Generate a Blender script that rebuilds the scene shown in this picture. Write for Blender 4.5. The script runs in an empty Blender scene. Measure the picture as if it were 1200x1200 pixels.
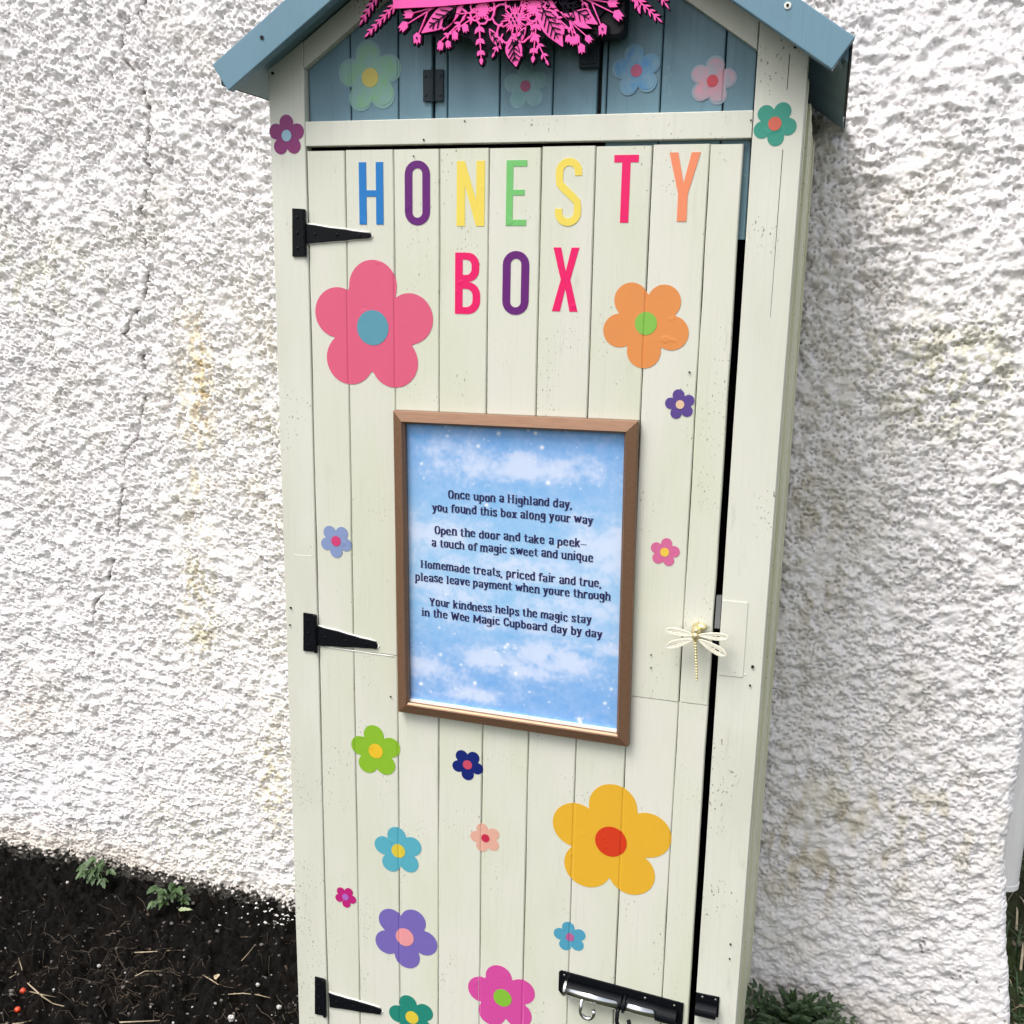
import bpy, bmesh, math, random
import numpy as np
from mathutils import Vector, Matrix
random.seed(7); RNG = np.random.default_rng(11)
S = bpy.context.scene; COL = S.collection
# ------------------------------------------------------------------ camera
F, YAW, PIT, ROL = 1219.24, 0.285885, 0.224674, 0.0178457
CAM = Vector((0.80764, -1.44811, 1.44957))
fw = Vector((-math.sin(YAW)*math.cos(PIT), math.cos(YAW)*math.cos(PIT), -math.sin(PIT)))
r0 = Vector((math.cos(YAW), math.sin(YAW), 0)); u0 = r0.cross(fw)
RI = math.cos(ROL)*r0 + math.sin(ROL)*u0; UP = -math.sin(ROL)*r0 + math.cos(ROL)*u0
cd = bpy.data.cameras.new('camera'); cam = bpy.data.objects.new('camera', cd); COL.objects.link(cam)
cd.sensor_width = 36; cd.lens = 36*F/1200; cd.clip_start = .02; cd.clip_end = 500
cam.matrix_world = Matrix(((RI.x, UP.x, -fw.x, CAM.x), (RI.y, UP.y, -fw.y, CAM.y), (RI.z, UP.z, -fw.z, CAM.z), (0, 0, 0, 1)))
S.camera = cam
# ------------------------------------------------------------------ world, sun, exposure
SUN_EL, SUN_AZ = math.radians(58), math.radians(-150)      # azimuth clockwise from +Y
w = bpy.data.worlds.new('World'); S.world = w; w.use_nodes = True
sky = w.node_tree.nodes.new('ShaderNodeTexSky'); sky.sky_type = 'NISHITA'; sky.sun_disc = False
sky.sun_elevation = SUN_EL; sky.sun_rotation = SUN_AZ; sky.dust_density = 4; sky.air_density = 1.0; sky.ozone_density = .6
bg = w.node_tree.nodes['Background']; bg.inputs[1].default_value = .15
hs = w.node_tree.nodes.new('ShaderNodeHueSaturation'); hs.inputs['Saturation'].default_value = .38      # overcast: little blue left
w.node_tree.links.new(sky.outputs[0], hs.inputs['Color']); w.node_tree.links.new(hs.outputs[0], bg.inputs[0])
sl = bpy.data.lights.new('sun', 'SUN'); so = bpy.data.objects.new('sun', sl); COL.objects.link(so)
sl.energy = 1.2; sl.angle = math.radians(26); sl.color = (1, .96, .90)
sd = Vector((math.sin(SUN_AZ)*math.cos(SUN_EL), math.cos(SUN_AZ)*math.cos(SUN_EL), math.sin(SUN_EL)))
so.rotation_euler = sd.to_track_quat('Z', 'Y').to_euler()
S.view_settings.view_transform = 'Standard'; S.view_settings.look = 'None'; S.view_settings.gamma = 1
S.view_settings.use_curve_mapping = False; S.view_settings.exposure = 0.73
S.render.engine = 'CYCLES'

WALL_Y = .555
def P(px, py, Y=0.0):
    "the point of the plane y = Y seen at photograph pixel px, py; returns x, z"
    d = fw + (px-600)/F*RI - (py-600)/F*UP
    t = (Y-CAM.y)/d.y
    return (CAM.x+t*d.x, CAM.z+t*d.z)
def G(px, py, z=-.05):
    d = fw + (px-600)/F*RI - (py-600)/F*UP
    t = (z-CAM.z)/d.z
    return Vector((CAM.x+t*d.x, CAM.y+t*d.y, z))
# ------------------------------------------------------------------ mesh helpers
class MB:
    def __init__(s): s.v = []; s.f = []; s.m = []
    def add(s, v, f, m=0):
        n = len(s.v); s.v += [tuple(p) for p in v]; s.f += [tuple(i+n for i in q) for q in f]; s.m += [m]*len(f); return s
    def prism(s, poly, y0, y1, m=0):            # poly in x,z ; extruded from y0 to y1
        n = len(poly); v = [(x, y0, z) for x, z in poly]+[(x, y1, z) for x, z in poly]
        f = [tuple(range(n)), tuple(range(2*n-1, n-1, -1))]+[(i, n+i, n+(i+1) % n, (i+1) % n) for i in range(n)]
        return s.add(v, f, m)
    def box(s, x0, x1, y0, y1, z0, z1, m=0):
        return s.prism([(x0, z0), (x1, z0), (x1, z1), (x0, z1)], y0, y1, m)
    def ring(s, outer, inner, y0, y1, m=0):
        n = len(outer)
        v = [(x, y0, z) for x, z in outer]+[(x, y0, z) for x, z in inner]+[(x, y1, z) for x, z in outer]+[(x, y1, z) for x, z in inner]
        f = []
        for i in range(n):
            j = (i+1) % n
            f += [(i, j, n+j, n+i), (2*n+i, 3*n+i, 3*n+j, 2*n+j), (i, 2*n+i, 2*n+j, j), (n+i, n+j, 3*n+j, 3*n+i)]
        return s.add(v, f, m)
    def tube(s, pts, r, seg=8, m=0, caps=True):
        pts = [Vector(p) for p in pts]; n = len(pts); rr = r if hasattr(r, '__len__') else [r]*n
        v = []; f = []; prev = None
        for i, p in enumerate(pts):
            t = (pts[min(i+1, n-1)]-pts[max(i-1, 0)]).normalized()
            a = t.cross(prev if prev is not None else Vector((.13, .21, .97) if abs(t.z) < .9 else (1, .1, 0)))
            if prev is not None: a = prev - t*prev.dot(t)
            a.normalize(); prev = a; b = t.cross(a)
            for k in range(seg):
                q = 2*math.pi*k/seg; v.append(p+(a*math.cos(q)+b*math.sin(q))*rr[i])
        for i in range(n-1):
            for k in range(seg):
                k2 = (k+1) % seg; f.append((i*seg+k, i*seg+k2, (i+1)*seg+k2, (i+1)*seg+k))
        if caps: f += [tuple(range(seg))[::-1], tuple(range((n-1)*seg, n*seg))]
        return s.add(v, f, m)
    def ball(s, c, r, nu=10, nv=7, m=0, sc=(1, 1, 1), jit=0):
        v = [(c[0], c[1], c[2]+r*sc[2])]; f = []
        for j in range(1, nv):
            th = math.pi*j/nv
            for i in range(nu):
                ph = 2*math.pi*i/nu; k = 1+random.uniform(-jit, jit)
                v.append((c[0]+r*sc[0]*k*math.sin(th)*math.cos(ph), c[1]+r*sc[1]*k*math.sin(th)*math.sin(ph), c[2]+r*sc[2]*k*math.cos(th)))
        v.append((c[0], c[1], c[2]-r*sc[2])); L = len(v)-1
        for i in range(nu):
            f.append((0, 1+i, 1+(i+1) % nu)); f.append((L, L-nu+(i+1) % nu, L-nu+i))
            for j in range(nv-2): f.append((1+j*nu+i, 1+(j+1)*nu+i, 1+(j+1)*nu+(i+1) % nu, 1+j*nu+(i+1) % nu))
        return s.add(v, f, m)
    def build(s, name, mats, parent=None, smooth=False, bevel=0, recalc=True, org=None):
        me = bpy.data.meshes.new(name)
        if org is None:
            a = np.array(s.v); org = (a.min(0)+a.max(0))/2 if parent is not None else Vector((0, 0, 0))
        org = Vector(org); po = parent.matrix_world.translation.copy() if parent is not None else Vector((0, 0, 0))
        me.from_pydata([Vector(p)-org for p in s.v], [], s.f)
        if not isinstance(mats, (list, tuple)): mats = [mats]
        for m in mats: me.materials.append(m)
        me.polygons.foreach_set('material_index', s.m)
        if recalc:
            bm = bmesh.new(); bm.from_mesh(me); bmesh.ops.recalc_face_normals(bm, faces=bm.faces); bm.to_mesh(me); bm.free()
        if smooth: me.polygons.foreach_set('use_smooth', [True]*len(me.polygons))
        me.update()
        o = bpy.data.objects.new(name, me); COL.objects.link(o)
        if parent is not None: o.parent = parent
        o.location = org-po; o.matrix_world = Matrix.Translation(org)
        if parent is not None: o.matrix_parent_inverse = Matrix.Identity(4); o.location = org-po
        if bevel:
            b = o.modifiers.new('bevel', 'BEVEL'); b.width = bevel; b.segments = 2; b.limit_method = 'ANGLE'; b.angle_limit = math.radians(40)
        WORLDLOC[o.name] = org
        return o
WORLDLOC = {}
def empty(name, loc):
    o = bpy.data.objects.new(name, None); COL.objects.link(o); o.location = loc; o.empty_display_size = .05
    o.matrix_world = Matrix.Translation(loc); return o
def tag(o, label=None, cat=None, group=None, kind=None):
    if label: o['label'] = label
    if cat: o['category'] = cat
    if group: o['group'] = group
    if kind: o['kind'] = kind
    return o
# ------------------------------------------------------------------ materials
def srgb(r, g, b): return tuple((c/255/12.92 if c/255 <= .04045 else ((c/255+.055)/1.055)**2.4) for c in (r, g, b))
class NT:
    def __init__(s, name):
        s.m = bpy.data.materials.new(name); s.m.use_nodes = True; s.t = s.m.node_tree; s.b = s.t.nodes['Principled BSDF']
        s.tc = s.n('TexCoord')
    def n(s, t, **k):
        x = s.t.nodes.new('ShaderNode'+t)
        for a, b in k.items(): setattr(x, a, b)
        return x
    def l(s, a, b): s.t.links.new(a, b)
    def noise(s, scale, stretch=(1, 1, 1), detail=4, rough=.6, rnd=False, dist=0):
        mp = s.n('Mapping'); mp.inputs[3].default_value = stretch; s.l(s.tc.outputs['Object'], mp.inputs[0])
        if rnd:
            oi = s.n('ObjectInfo'); mu = s.n('Math', operation='MULTIPLY'); mu.inputs[1].default_value = 37
            s.l(oi.outputs['Random'], mu.inputs[0]); cx = s.n('CombineXYZ'); s.l(mu.outputs[0], cx.inputs[0]); s.l(mu.outputs[0], cx.inputs[2]); s.l(cx.outputs[0], mp.inputs[1])
        t = s.n('TexNoise'); t.inputs['Scale'].default_value = scale; t.inputs['Detail'].default_value = detail; t.inputs['Roughness'].default_value = rough
        t.inputs['Distortion'].default_value = dist
        s.l(mp.outputs[0], t.inputs['Vector']); return t.outputs['Fac']
    def ramp(s, src, a, b, ca=0., cb=1.):
        r = s.n('MapRange'); r.interpolation_type = 'SMOOTHSTEP'; s.l(src, r.inputs[0])
        for i, x in enumerate((a, b, ca, cb)): r.inputs[i+1].default_value = x
        return r.outputs[0]
    def mix(s, fac, a, b, mode='MIX'):
        m = s.n('Mix', data_type='RGBA', blend_type=mode)
        if isinstance(fac, (int, float)): m.inputs[0].default_value = fac
        else: s.l(fac, m.inputs[0])
        for i, c in ((6, a), (7, b)):
            if isinstance(c, tuple): m.inputs[i].default_value = (*c[:3], 1)
            else: s.l(c, m.inputs[i])
        return m.outputs[2]
    def mul(s, a, b):
        m = s.n('Math', operation='MULTIPLY'); s.l(a, m.inputs[0])
        if isinstance(b, (int, float)): m.inputs[1].default_value = b
        else: s.l(b, m.inputs[1])
        return m.outputs[0]
    def bump(s, h, strength, dist, prev=None):
        b = s.n('Bump'); b.inputs['Strength'].default_value = strength; b.inputs['Distance'].default_value = dist
        s.l(h, b.inputs['Height'])
        if prev is not None: s.l(prev, b.inputs['Normal'])
        return b.outputs[0]
    def done(s, col=None, rough=.5, nor=None, metal=0, coat=0, spec=.5):
        if col is not None:
            if isinstance(col, tuple): s.b.inputs['Base Color'].default_value = (*col[:3], 1)
            else: s.l(col, s.b.inputs['Base Color'])
        if isinstance(rough, (int, float)): s.b.inputs['Roughness'].default_value = rough
        else: s.l(rough, s.b.inputs['Roughness'])
        if nor is not None: s.l(nor, s.b.inputs['Normal'])
        s.b.inputs['Metallic'].default_value = metal; s.b.inputs['Coat Weight'].default_value = coat
        s.b.inputs['Specular IOR Level'].default_value = spec
        return s.m

def painted_wood(name, col, dark, speck=.5, rough=.45, var=.05, worn=None):
    t = NT(name)
    grain = t.noise(1, (260, 260, 7), 4, .65, True)
    fine = t.noise(1, (900, 900, 22), 2, .5, True)
    broad = t.noise(7, (1, 1, .35), 3, .55, True)
    c = t.mix(t.ramp(broad, .35, .72), col, dark)
    oi = t.n('ObjectInfo'); c = t.mix(t.ramp(oi.outputs['Random'], 0, 1, 0, var), c, tuple(x*.5 for x in col), 'MIX')
    c = t.mix(t.mul(t.ramp(grain, .52, .8), .22), c, tuple(x*.62 for x in col))
    # chipped flecks, in patches
    mp = t.noise(330, (1, 1, .55), 1, .5, True); pt = t.noise(13, (1, 1, .5), 2, .5, True)
    fl = t.mul(t.ramp(mp, .675, .705), t.ramp(pt, .55, .63, 0, speck))
    sm_ = t.noise(19, (2.2, 2.2, .5), 4, .7, True); c = t.mix(t.ramp(sm_, .60, .80, 0, .42), c, tuple(x*.66 for x in dark))
    c = t.mix(fl, c, worn or (.12, .10, .07))
    nb = t.bump(grain, .34, .0011); nb = t.bump(fine, .12, .0004, nb); nb = t.bump(t.noise(28, (1, 1, .4), 2, .5, True), .25, .0015, nb)
    return t.done(c, t.ramp(grain, .2, .8, rough-.08, rough+.15), nb)
CREAM = (.655, .655, .58)
M = {}
M['cream'] = painted_wood('cream_painted_wood', CREAM, (.60, .62, .49), .75)
M['cream2'] = painted_wood('cream_painted_trim', (.66, .665, .585), (.59, .595, .51), .7)
M['side'] = painted_wood('weathered_cream_bounce_lit_wood', (.80, .79, .60), (.66, .66, .44), .6, var=.12)  # paler than the door cream: wall bounce light is put into the colour
M['blue'] = painted_wood('grey_blue_painted_wood', (.125, .235, .295), (.10, .19, .24), .3, var=.1, worn=(.3, .38, .4))
M['blue_roof'] = painted_wood('grey_blue_roof_paint', (.135, .255, .335), (.115, .22, .29), .12, var=.05, worn=(.05, .06, .06))
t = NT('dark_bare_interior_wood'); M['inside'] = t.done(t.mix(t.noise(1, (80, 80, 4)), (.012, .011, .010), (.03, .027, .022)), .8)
def flat(name, col, rough=.5, metal=0, coat=0, bs=None, var=.12, spec=.5):
    t = NT(name); n = t.noise(60, (1, 1, 1), 3, .6, True)
    c = t.mix(t.ramp(n, .3, .75, 0, var), col, tuple(x*.6 for x in col[:3]))
    nb = t.bump(t.noise(bs[0], (1, 1, 1), 2), bs[1], bs[2]) if bs else None
    return t.done(c, rough, nb, metal, coat, spec)
M['black_iron'] = flat('black_painted_iron', (.004, .005, .007), .45, 0, 0, (160, .12, .0005), .3, spec=.15)
M['blue_iron'] = flat('dark_blue_painted_iron', (.012, .022, .03), .5, 0, 0, (260, .3, .0005), .4, spec=.25)
M['chrome'] = flat('bright_zinc_steel', (.72, .73, .74), .18, 1, 0, (90, .08, .0004))
M['steel'] = flat('dull_screw_steel', (.35, .35, .33), .4, 1)
M['gold'] = flat('pale_brass', (.85, .74, .42), .35, .8, 0, (400, .2, .0003), .3)
M['wing'] = flat('pale_polished_brass', (.97, .93, .78), .35, .3, 0, (300, .2, .0003), .2)
M['white_edge'] = flat('white_card_edge', (.8, .8, .78), .6)
M['black_plastic'] = flat('black_plastic_case', (.006, .006, .009), .5, spec=.25)
M['hole'] = flat('dark_nail_hole', (.01, .009, .008), .9)
M['pink_board'] = flat('hot_pink_painted_board', (.92, .085, .42), .45, 0, 0, (200, .1, .0003), .05)
M['dark_board'] = flat('dark_plum_backing_board', (.006, .0035, .010), .7, var=.3, spec=.12)
M['ink'] = flat('dark_navy_ink', (.014, .010, .075), .5)
M['cord'] = flat('white_putty_paint', (.78, .78, .72), .4)
t = NT('bronze_brushed_frame'); g = t.noise(1, (30, 500, 500), 3, .6)
M['bronze'] = t.done(t.mix(t.ramp(g, .3, .8), (.27, .155, .095), (.22, .12, .072)), .38, t.bump(g, .06, .0002), .5)
def vinyl(name, col, alpha=.0, water=False, edge=None):
    t = NT(name); col = tuple(c*.80+.002 for c in col)
    n = t.noise(22 if not water else 60, (1, 1, .6), 4, .6, True)
    if water: c = t.mix(t.ramp(n, .32, .68, 0, .75), col, M_BASE)
    else: c = t.mix(t.ramp(n, .35, .8, 0, .13), col, tuple(x*.7+.02 for x in col))
    nb = t.bump(t.noise(70, (1, 1, .5), 3, .6, True), .3, .0012); nb = t.bump(t.ramp(t.noise(38, rnd=True, detail=1), .66, .74), .35, .0010, nb)
    return t.done(c, .40, nb, spec=.35)
M_BASE = (.20, .32, .37)

# ------------------------------------------------------------------ fft noise fields
def field(ny, nx, step, wl, aniso=1.0, ang=0.0, bw=.45, seed=0):
    "band-limited noise, wavelength wl (m), features stretched by aniso along ang; unit variance"
    r = np.random.default_rng(seed).standard_normal((ny, nx)).astype(np.float32)
    fy = np.fft.fftfreq(ny, step)[:, None]; fx = np.fft.rfftfreq(nx, step)[None, :]
    ca, sa = math.cos(ang), math.sin(ang)
    a = (fx*ca+fy*sa)*math.sqrt(aniso); b = (-fx*sa+fy*ca)/math.sqrt(aniso)
    k = np.sqrt(a*a+b*b)*wl
    h = np.exp(-((np.log(np.maximum(k, 1e-6)))**2)/(2*bw*bw))
    o = np.fft.irfft2(np.fft.rfft2(r)*h, s=(ny, nx)); return (o-o.mean())/o.std()
def sst(x, a, b): t = np.clip((x-a)/(b-a), 0, 1); return t*t*(3-2*t)
def grid_mesh(name, V, ny, nx, mat, color=None, smooth=True):
    me = bpy.data.meshes.new(name); me.vertices.add(ny*nx); me.vertices.foreach_set('co', V.reshape(-1).astype(np.float32))
    idx = np.arange(ny*nx).reshape(ny, nx)
    q = np.stack([idx[:-1, :-1], idx[:-1, 1:], idx[1:, 1:], idx[1:, :-1]], -1).reshape(-1)
    nf = (ny-1)*(nx-1); me.loops.add(nf*4); me.loops.foreach_set('vertex_index', q.astype(np.int32))
    me.polygons.add(nf); me.polygons.foreach_set('loop_start', np.arange(0, nf*4, 4, dtype=np.int32))
    try: me.polygons.foreach_set('loop_total', np.full(nf, 4, dtype=np.int32))
    except Exception: pass
    me.polygons.foreach_set('use_smooth', np.full(nf, smooth))
    me.update(calc_edges=True); me.validate()
    if color is not None:
        ca = me.color_attributes.new('tint', 'FLOAT_COLOR', 'POINT'); c4 = np.ones((ny*nx, 4), np.float32); c4[:, :3] = color.reshape(-1, 3)
        ca.data.foreach_set('color', c4.reshape(-1))
    me.materials.append(mat); o = bpy.data.objects.new(name, me); COL.objects.link(o); return o

# ------------------------------------------------------------------ the roughcast wall
def vattr(t): a = t.n('VertexColor'); a.layer_name = 'tint'; return a.outputs[0]
t = NT('white_roughcast_paint'); c = vattr(t)
c = t.mix(t.ramp(t.noise(240, (1, 1, 1), 3, .7), .35, .75, 0, .16), c, (.40, .39, .36))
M['render'] = t.done(c, .75, t.bump(t.noise(420, (1, 1, 1), 3, .7), .5, .0015), spec=.25)
STEP = .0026
ZB, XC = -.14, 1.222
def march(a, b, fn):
    o = [a]
    while o[-1] < b: o.append(o[-1]+STEP*fn(o[-1]))
    return np.array(o)
xs_ = march(-2.3, XC+.6, lambda x: 4 if x < -1.3 else 1.25 if x < -1.0 else (3.5 if .10 < x < .62 else (3 if x > XC+.12 else 1)))
vv = march(ZB, 2.6, lambda z: 1 if z < 2.02 else 4)
nx, ny = len(xs_), len(vv)
X0, Z = np.meshgrid(xs_, vv)
A = field(ny, nx, STEP, .0112, 1.5, -.3, .45, 1); A2 = field(ny, nx, STEP, .019, 1.7, -.45, .42, 2)
B = field(ny, nx, STEP, .009, 1.0, 0, .35, 3); C = field(ny, nx, STEP, .045, 1.2, 0, .5, 4); D = field(ny, nx, STEP, .22, 1, 0, .6, 5)
E1 = field(ny, nx, STEP, .15, 1, 0, .5, 6); E2 = field(ny, nx, STEP, .5, 1, 0, .5, 7)
rightm = sst(X0, .3, .75)
sm = sst(E1+.6*E2, .7, 1.7)*.75                        # patches where the render lies flatter
# flat trowelled patches upper left and the smooth foot of the wall on the right
def blob(px, py, rx, rz):
    x, z = P(px, py, WALL_Y); return np.exp(-(((X0-x)/rx)**2+((Z-z)/rz)**2)**1.5)
sm = np.maximum(sm, .9*blob(65, 225, .06, .08)); sm = np.maximum(sm, .75*blob(1090, 60, .2, .14)); sm = np.maximum(sm, .6*blob(1130, 300, .12, .12))
foot = sst(-Z, -.32, -.10)*rightm
sm = np.maximum(sm, foot*.7)
pits = sst(-A-.25*C, .8, 1.5)
# single pebbles of mixed size under the paint
NP = int(nx*ny/26); pi_ = RNG.uniform(4, ny-5, NP); pj_ = RNG.uniform(4, nx-5, NP); pr_ = 1.1+1.9*RNG.random(NP)**2.2; pel = RNG.uniform(.65, 1.0, NP); pan = RNG.normal(-.35, .6, NP)
peb = np.zeros((ny, nx)); i0 = np.round(pi_).astype(int); j0 = np.round(pj_).astype(int)
for di in range(-3, 4):
    for dj in range(-3, 4):
        a_ = (j0+dj-pj_); b_ = (i0+di-pi_); ca_, sa_ = np.cos(pan), np.sin(pan); uu_ = a_*ca_+b_*sa_; ww_ = (-a_*sa_+b_*ca_)/pel
        np.maximum.at(peb, (i0+di, j0+dj), STEP*.62*pr_*np.sqrt(np.maximum(0, 1-(uu_**2+ww_**2)/pr_**2)))
ridg = sst(A2+.55*A, -.7, .9)
hL = -.0098*pits+.0009*B+.0012*np.tanh(A)+.0010*np.tanh(A2)+peb
hR = .0020*sst(A2+.3*E1, -.9, 1.2)-.0085*sst(-A-.3*C, .95, 1.6)+.0006*B+.0008*np.tanh(A)+.95*peb*(.55+.45*np.tanh(1+E2))
h = ((hL*(1-rightm)+hR*rightm)*(1-.8*sm)+.0018*C+.0022*D)*(1-.6*sst(X0, 1.17, 1.21))
for (px, py, r) in [(740, 780, 0)]: pass
# the hairline crack down the left side
crk = [(171, -40), (170, 2), (158, 20), (146, 30), (141, 48), (143, 68), (160, 88), (167, 95), (170, 115), (175, 130), (173, 160), (169, 185), (177, 205), (171, 230), (163, 255), (165, 272), (172, 290), (173, 320), (167, 352), (152, 378), (145, 392), (160, 408), (168, 425), (171, 455), (165, 490), (163, 510), (147, 530), (145, 570), (140, 600), (139, 632), (124, 690), (110, 710), (108, 780)]
cp = np.array([P(a, b, WALL_Y) for a, b in crk]); cd_ = np.full(X0.shape, 9.)
wob = .0022*field(ny, nx, STEP, .03, 1, 0, .5, 9)
sel = (X0 > -.95) & (X0 < -.2); xs = (X0+wob)[sel]; zs = Z[sel]; dd = np.full(xs.shape, 9.)
for (x1, z1), (x2, z2) in zip(cp[:-1], cp[1:]):
    tx, tz = x2-x1, z2-z1; tt = np.clip(((xs-x1)*tx+(zs-z1)*tz)/(tx*tx+tz*tz), 0, 1)
    dd = np.minimum(dd, np.hypot(xs-x1-tt*tx, zs-z1-tt*tz))
cd_[sel] = dd; gap = sst(field(ny, nx, STEP, .12, 1, 0, .5, 10), -1.0, -.2)
crack = (1-sst(cd_, .0010, .0036))*gap
h -= .013*crack
# colour: stains, algae, dirt
tint = np.ones(X0.shape+(3,))*np.array([.86, .835, .84])
def stain(mask, col, k=1.): 
    global tint; m = np.clip(mask*k, 0, 1)[..., None]; tint = tint*(1-m)+tint*np.array(col)*m
fn = field(ny, nx, STEP, .03, 1, 0, .6, 12); fb = field(ny, nx, STEP, .1, .4, 0, .6, 13)
stain(blob(236, 440, .035, .11)*sst(fn, -1.2, .9), (.86, .70, .36), .7)
stain(blob(228, 500, .05, .3)*sst(fb+fn*.5, -1, 1.5), (.93, .84, .62), .7)
stain(blob(232, 715, .05, .14)*sst(fn+fb, -.6, 1.2), (.80, .74, .52), .8)
stain(blob(300, 480, .09, .25)*sst(fb, -.5, 1.5), (.90, .86, .72), .5)
stain(blob(320, 920, .05, .16)*sst(fn, -.6, 1.2), (.78, .72, .48), .8)
stain(blob(40, 330, .2, .10)*sst(fb, -.8, 1.2), (.86, .87, .72), .6)
stain(blob(230, 980, .14, .08)*sst(fn, -.8, 1.2), (.82, .84, .66), .55)
stain(blob(20, 830, .12, .07)*sst(fn, -.8, 1.2), (.86, .74, .66), .5)
stain(blob(0, 440, .1, .09)*sst(fn, -1.2, 1.2), (.80, .80, .80), .6)
stain(blob(1110, 440, .15, .12)*sst(fn+fb, -.6, 1.2), (.70, .70, .54), .85)
stain(blob(950, 620, .08, .35)*sst(fb+.6*fn, -.6, 1.2), (.72, .68, .58), .6)
stain(blob(1010, 300, .12, .2)*sst(fb+.6*fn, -.3, 1.3), (.80, .76, .72), .6)
stain(blob(940, 1010, .09, .13)*sst(fb, -.8, 1.4), (.74, .68, .54), .8)
stain(blob(1040, 960, .2, .16)*sst(fb, -.2, 1.6), (.76, .72, .58), .8)
stain(sst(field(ny, nx, STEP, .35, 1, 0, .6, 14), .3, 1.8), (.92, .91, .86), .6)
# dark tint along the crack and small chips that show the grey mortar
stain(crack, (.20, .19, .18), .95)
chip = sst(field(ny, nx, STEP, .014, 2.2, -.8, .35, 15)+.7*fb, 2.5, 3.0)*sst(X0, .95, 1.05)*sst(-Z, -.55, -.3); stain(chip, (.16, .15, .14), .9); h -= .003*chip
# dirty, flaking foot on the left where earth is splashed up
edge = Z-(-.032+.008*fn+(.006+.012*sst(X0, -.42, -.30))*field(ny, nx, STEP, .013, 1, 0, .4, 16)-.016*sst(X0, -.5, -.25))
stain((1-sst(edge, -.002, .002))*(1-rightm), (.028, .026, .022), 1.0)
stain((1-sst(Z-.01*fn-.02, 0, .06))*(1-rightm)*(1-sst(X0, -.8, -.55)), (.66, .60, .52), .4)
stain((1-sst(Z-.01*fn+.02, 0, .06)), (.80, .76, .68), .6)
XCz = XC+.052*sst(-Z, -.40, .06)+.0015*D[:, nx//2][:, None]  # the corner leans out at its foot
RAD = .022
s_ = X0-(XCz-RAD)                                          # arclength past the start of the corner
ang = np.clip(s_/RAD, 0, math.pi/2); past = np.maximum(s_-RAD*math.pi/2, 0)
px_ = np.where(s_ < 0, X0, XCz-RAD+RAD*np.sin(ang)); py_ = np.where(s_ < 0, WALL_Y, WALL_Y+RAD*(1-np.cos(ang))+past)
nxn, nyn = np.sin(ang), -np.cos(ang)
V = np.stack([px_+nxn*h, py_+nyn*h, Z+.002*np.tanh(A)], -1)
wall = grid_mesh('wall', V, ny, nx, M['render'], tint)
tag(wall, 'white roughcast rendered house wall with hairline crack and yellow stains behind the cupboard', 'wall')

# ------------------------------------------------------------------ ground
t = NT('dark_soil'); n1 = t.noise(55, (1, 1, 1), 5, .7); n2 = t.noise(9, (1, 1, 1), 3, .6)
c = t.mix(t.ramp(n1, .35, .7), (.002, .002, .002), (.008, .007, .006)); c = t.mix(t.ramp(n2, .5, .75, 0, .5), c, (.011, .007, .005))
M['soil'] = t.done(c, .9, t.bump(t.noise(260, (1, 1, 1), 4, .7), .7, .004), spec=.12)
t = NT('far_ground'); c = t.mix(t.ramp(t.noise(6, detail=6), .35, .7), (.030, .025, .018), (.04, .055, .02))
M['ground'] = t.done(c, .95, t.bump(t.noise(40, detail=5), .6, .01), spec=.15)
gm = MB(); R_ = 120
gm.add([(-R_, -R_, -.13), (R_, -R_, -.13), (R_, R_, -.13), (-R_, R_, -.13)], [(0, 1, 2, 3)])
gnd = gm.build('ground', M['ground'], recalc=False); tag(gnd, kind='structure')
def soil_h(x, y): return 0
def soil_patch(name, x0, x1, y0, y1, z0, step, amp, seed, mat, rise=0.):
    nx = int((x1-x0)/step); ny = int((y1-y0)/step); X, Y = np.meshgrid(x0+np.arange(nx)*step, y0+np.arange(ny)*step)
    a = field(ny, nx, step, .022, 1, 0, .5, seed); b = field(ny, nx, step, .09, 1, 0, .5, seed+1); c = field(ny, nx, step, .009, 1, 0, .4, seed+2)
    Zs = z0+amp*(.5*a+1.0*b+.3*c)+rise*sst(Y, y1-.14, y1)
    e = np.minimum(np.minimum(X-x0, x1-X), np.minimum(Y-y0, y1-Y+.2)); Zs -= .07*(1-sst(e, 0, .06))
    return X, Y, Zs, grid_mesh(name, np.stack([X, Y, Zs], -1), ny, nx, mat)
sx, sy, sz, soil = soil_patch('soil', -1.75, .10, -.25, .60, -.070, .004, .008, 30, M['soil'], .004); tag(soil, kind='structure')
_, _, _, soil2 = soil_patch('soil', .62, 1.9, -.1, .60, -.112, .008, .006, 40, M['soil']); tag(soil2, kind='structure')
_, _, _, soil3 = soil_patch('soil', 1.15, 2.4, .61, 1.9, -.085, .008, .012, 50, M['ground']); tag(soil3, kind='structure')
def soil_z(x, y):
    i = int(round((y+.25)/.004)); j = int(round((x+1.75)/.004))
    i = min(max(i, 0), sz.shape[0]-1); j = min(max(j, 0), sz.shape[1]-1); return float(sz[i, j])

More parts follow.
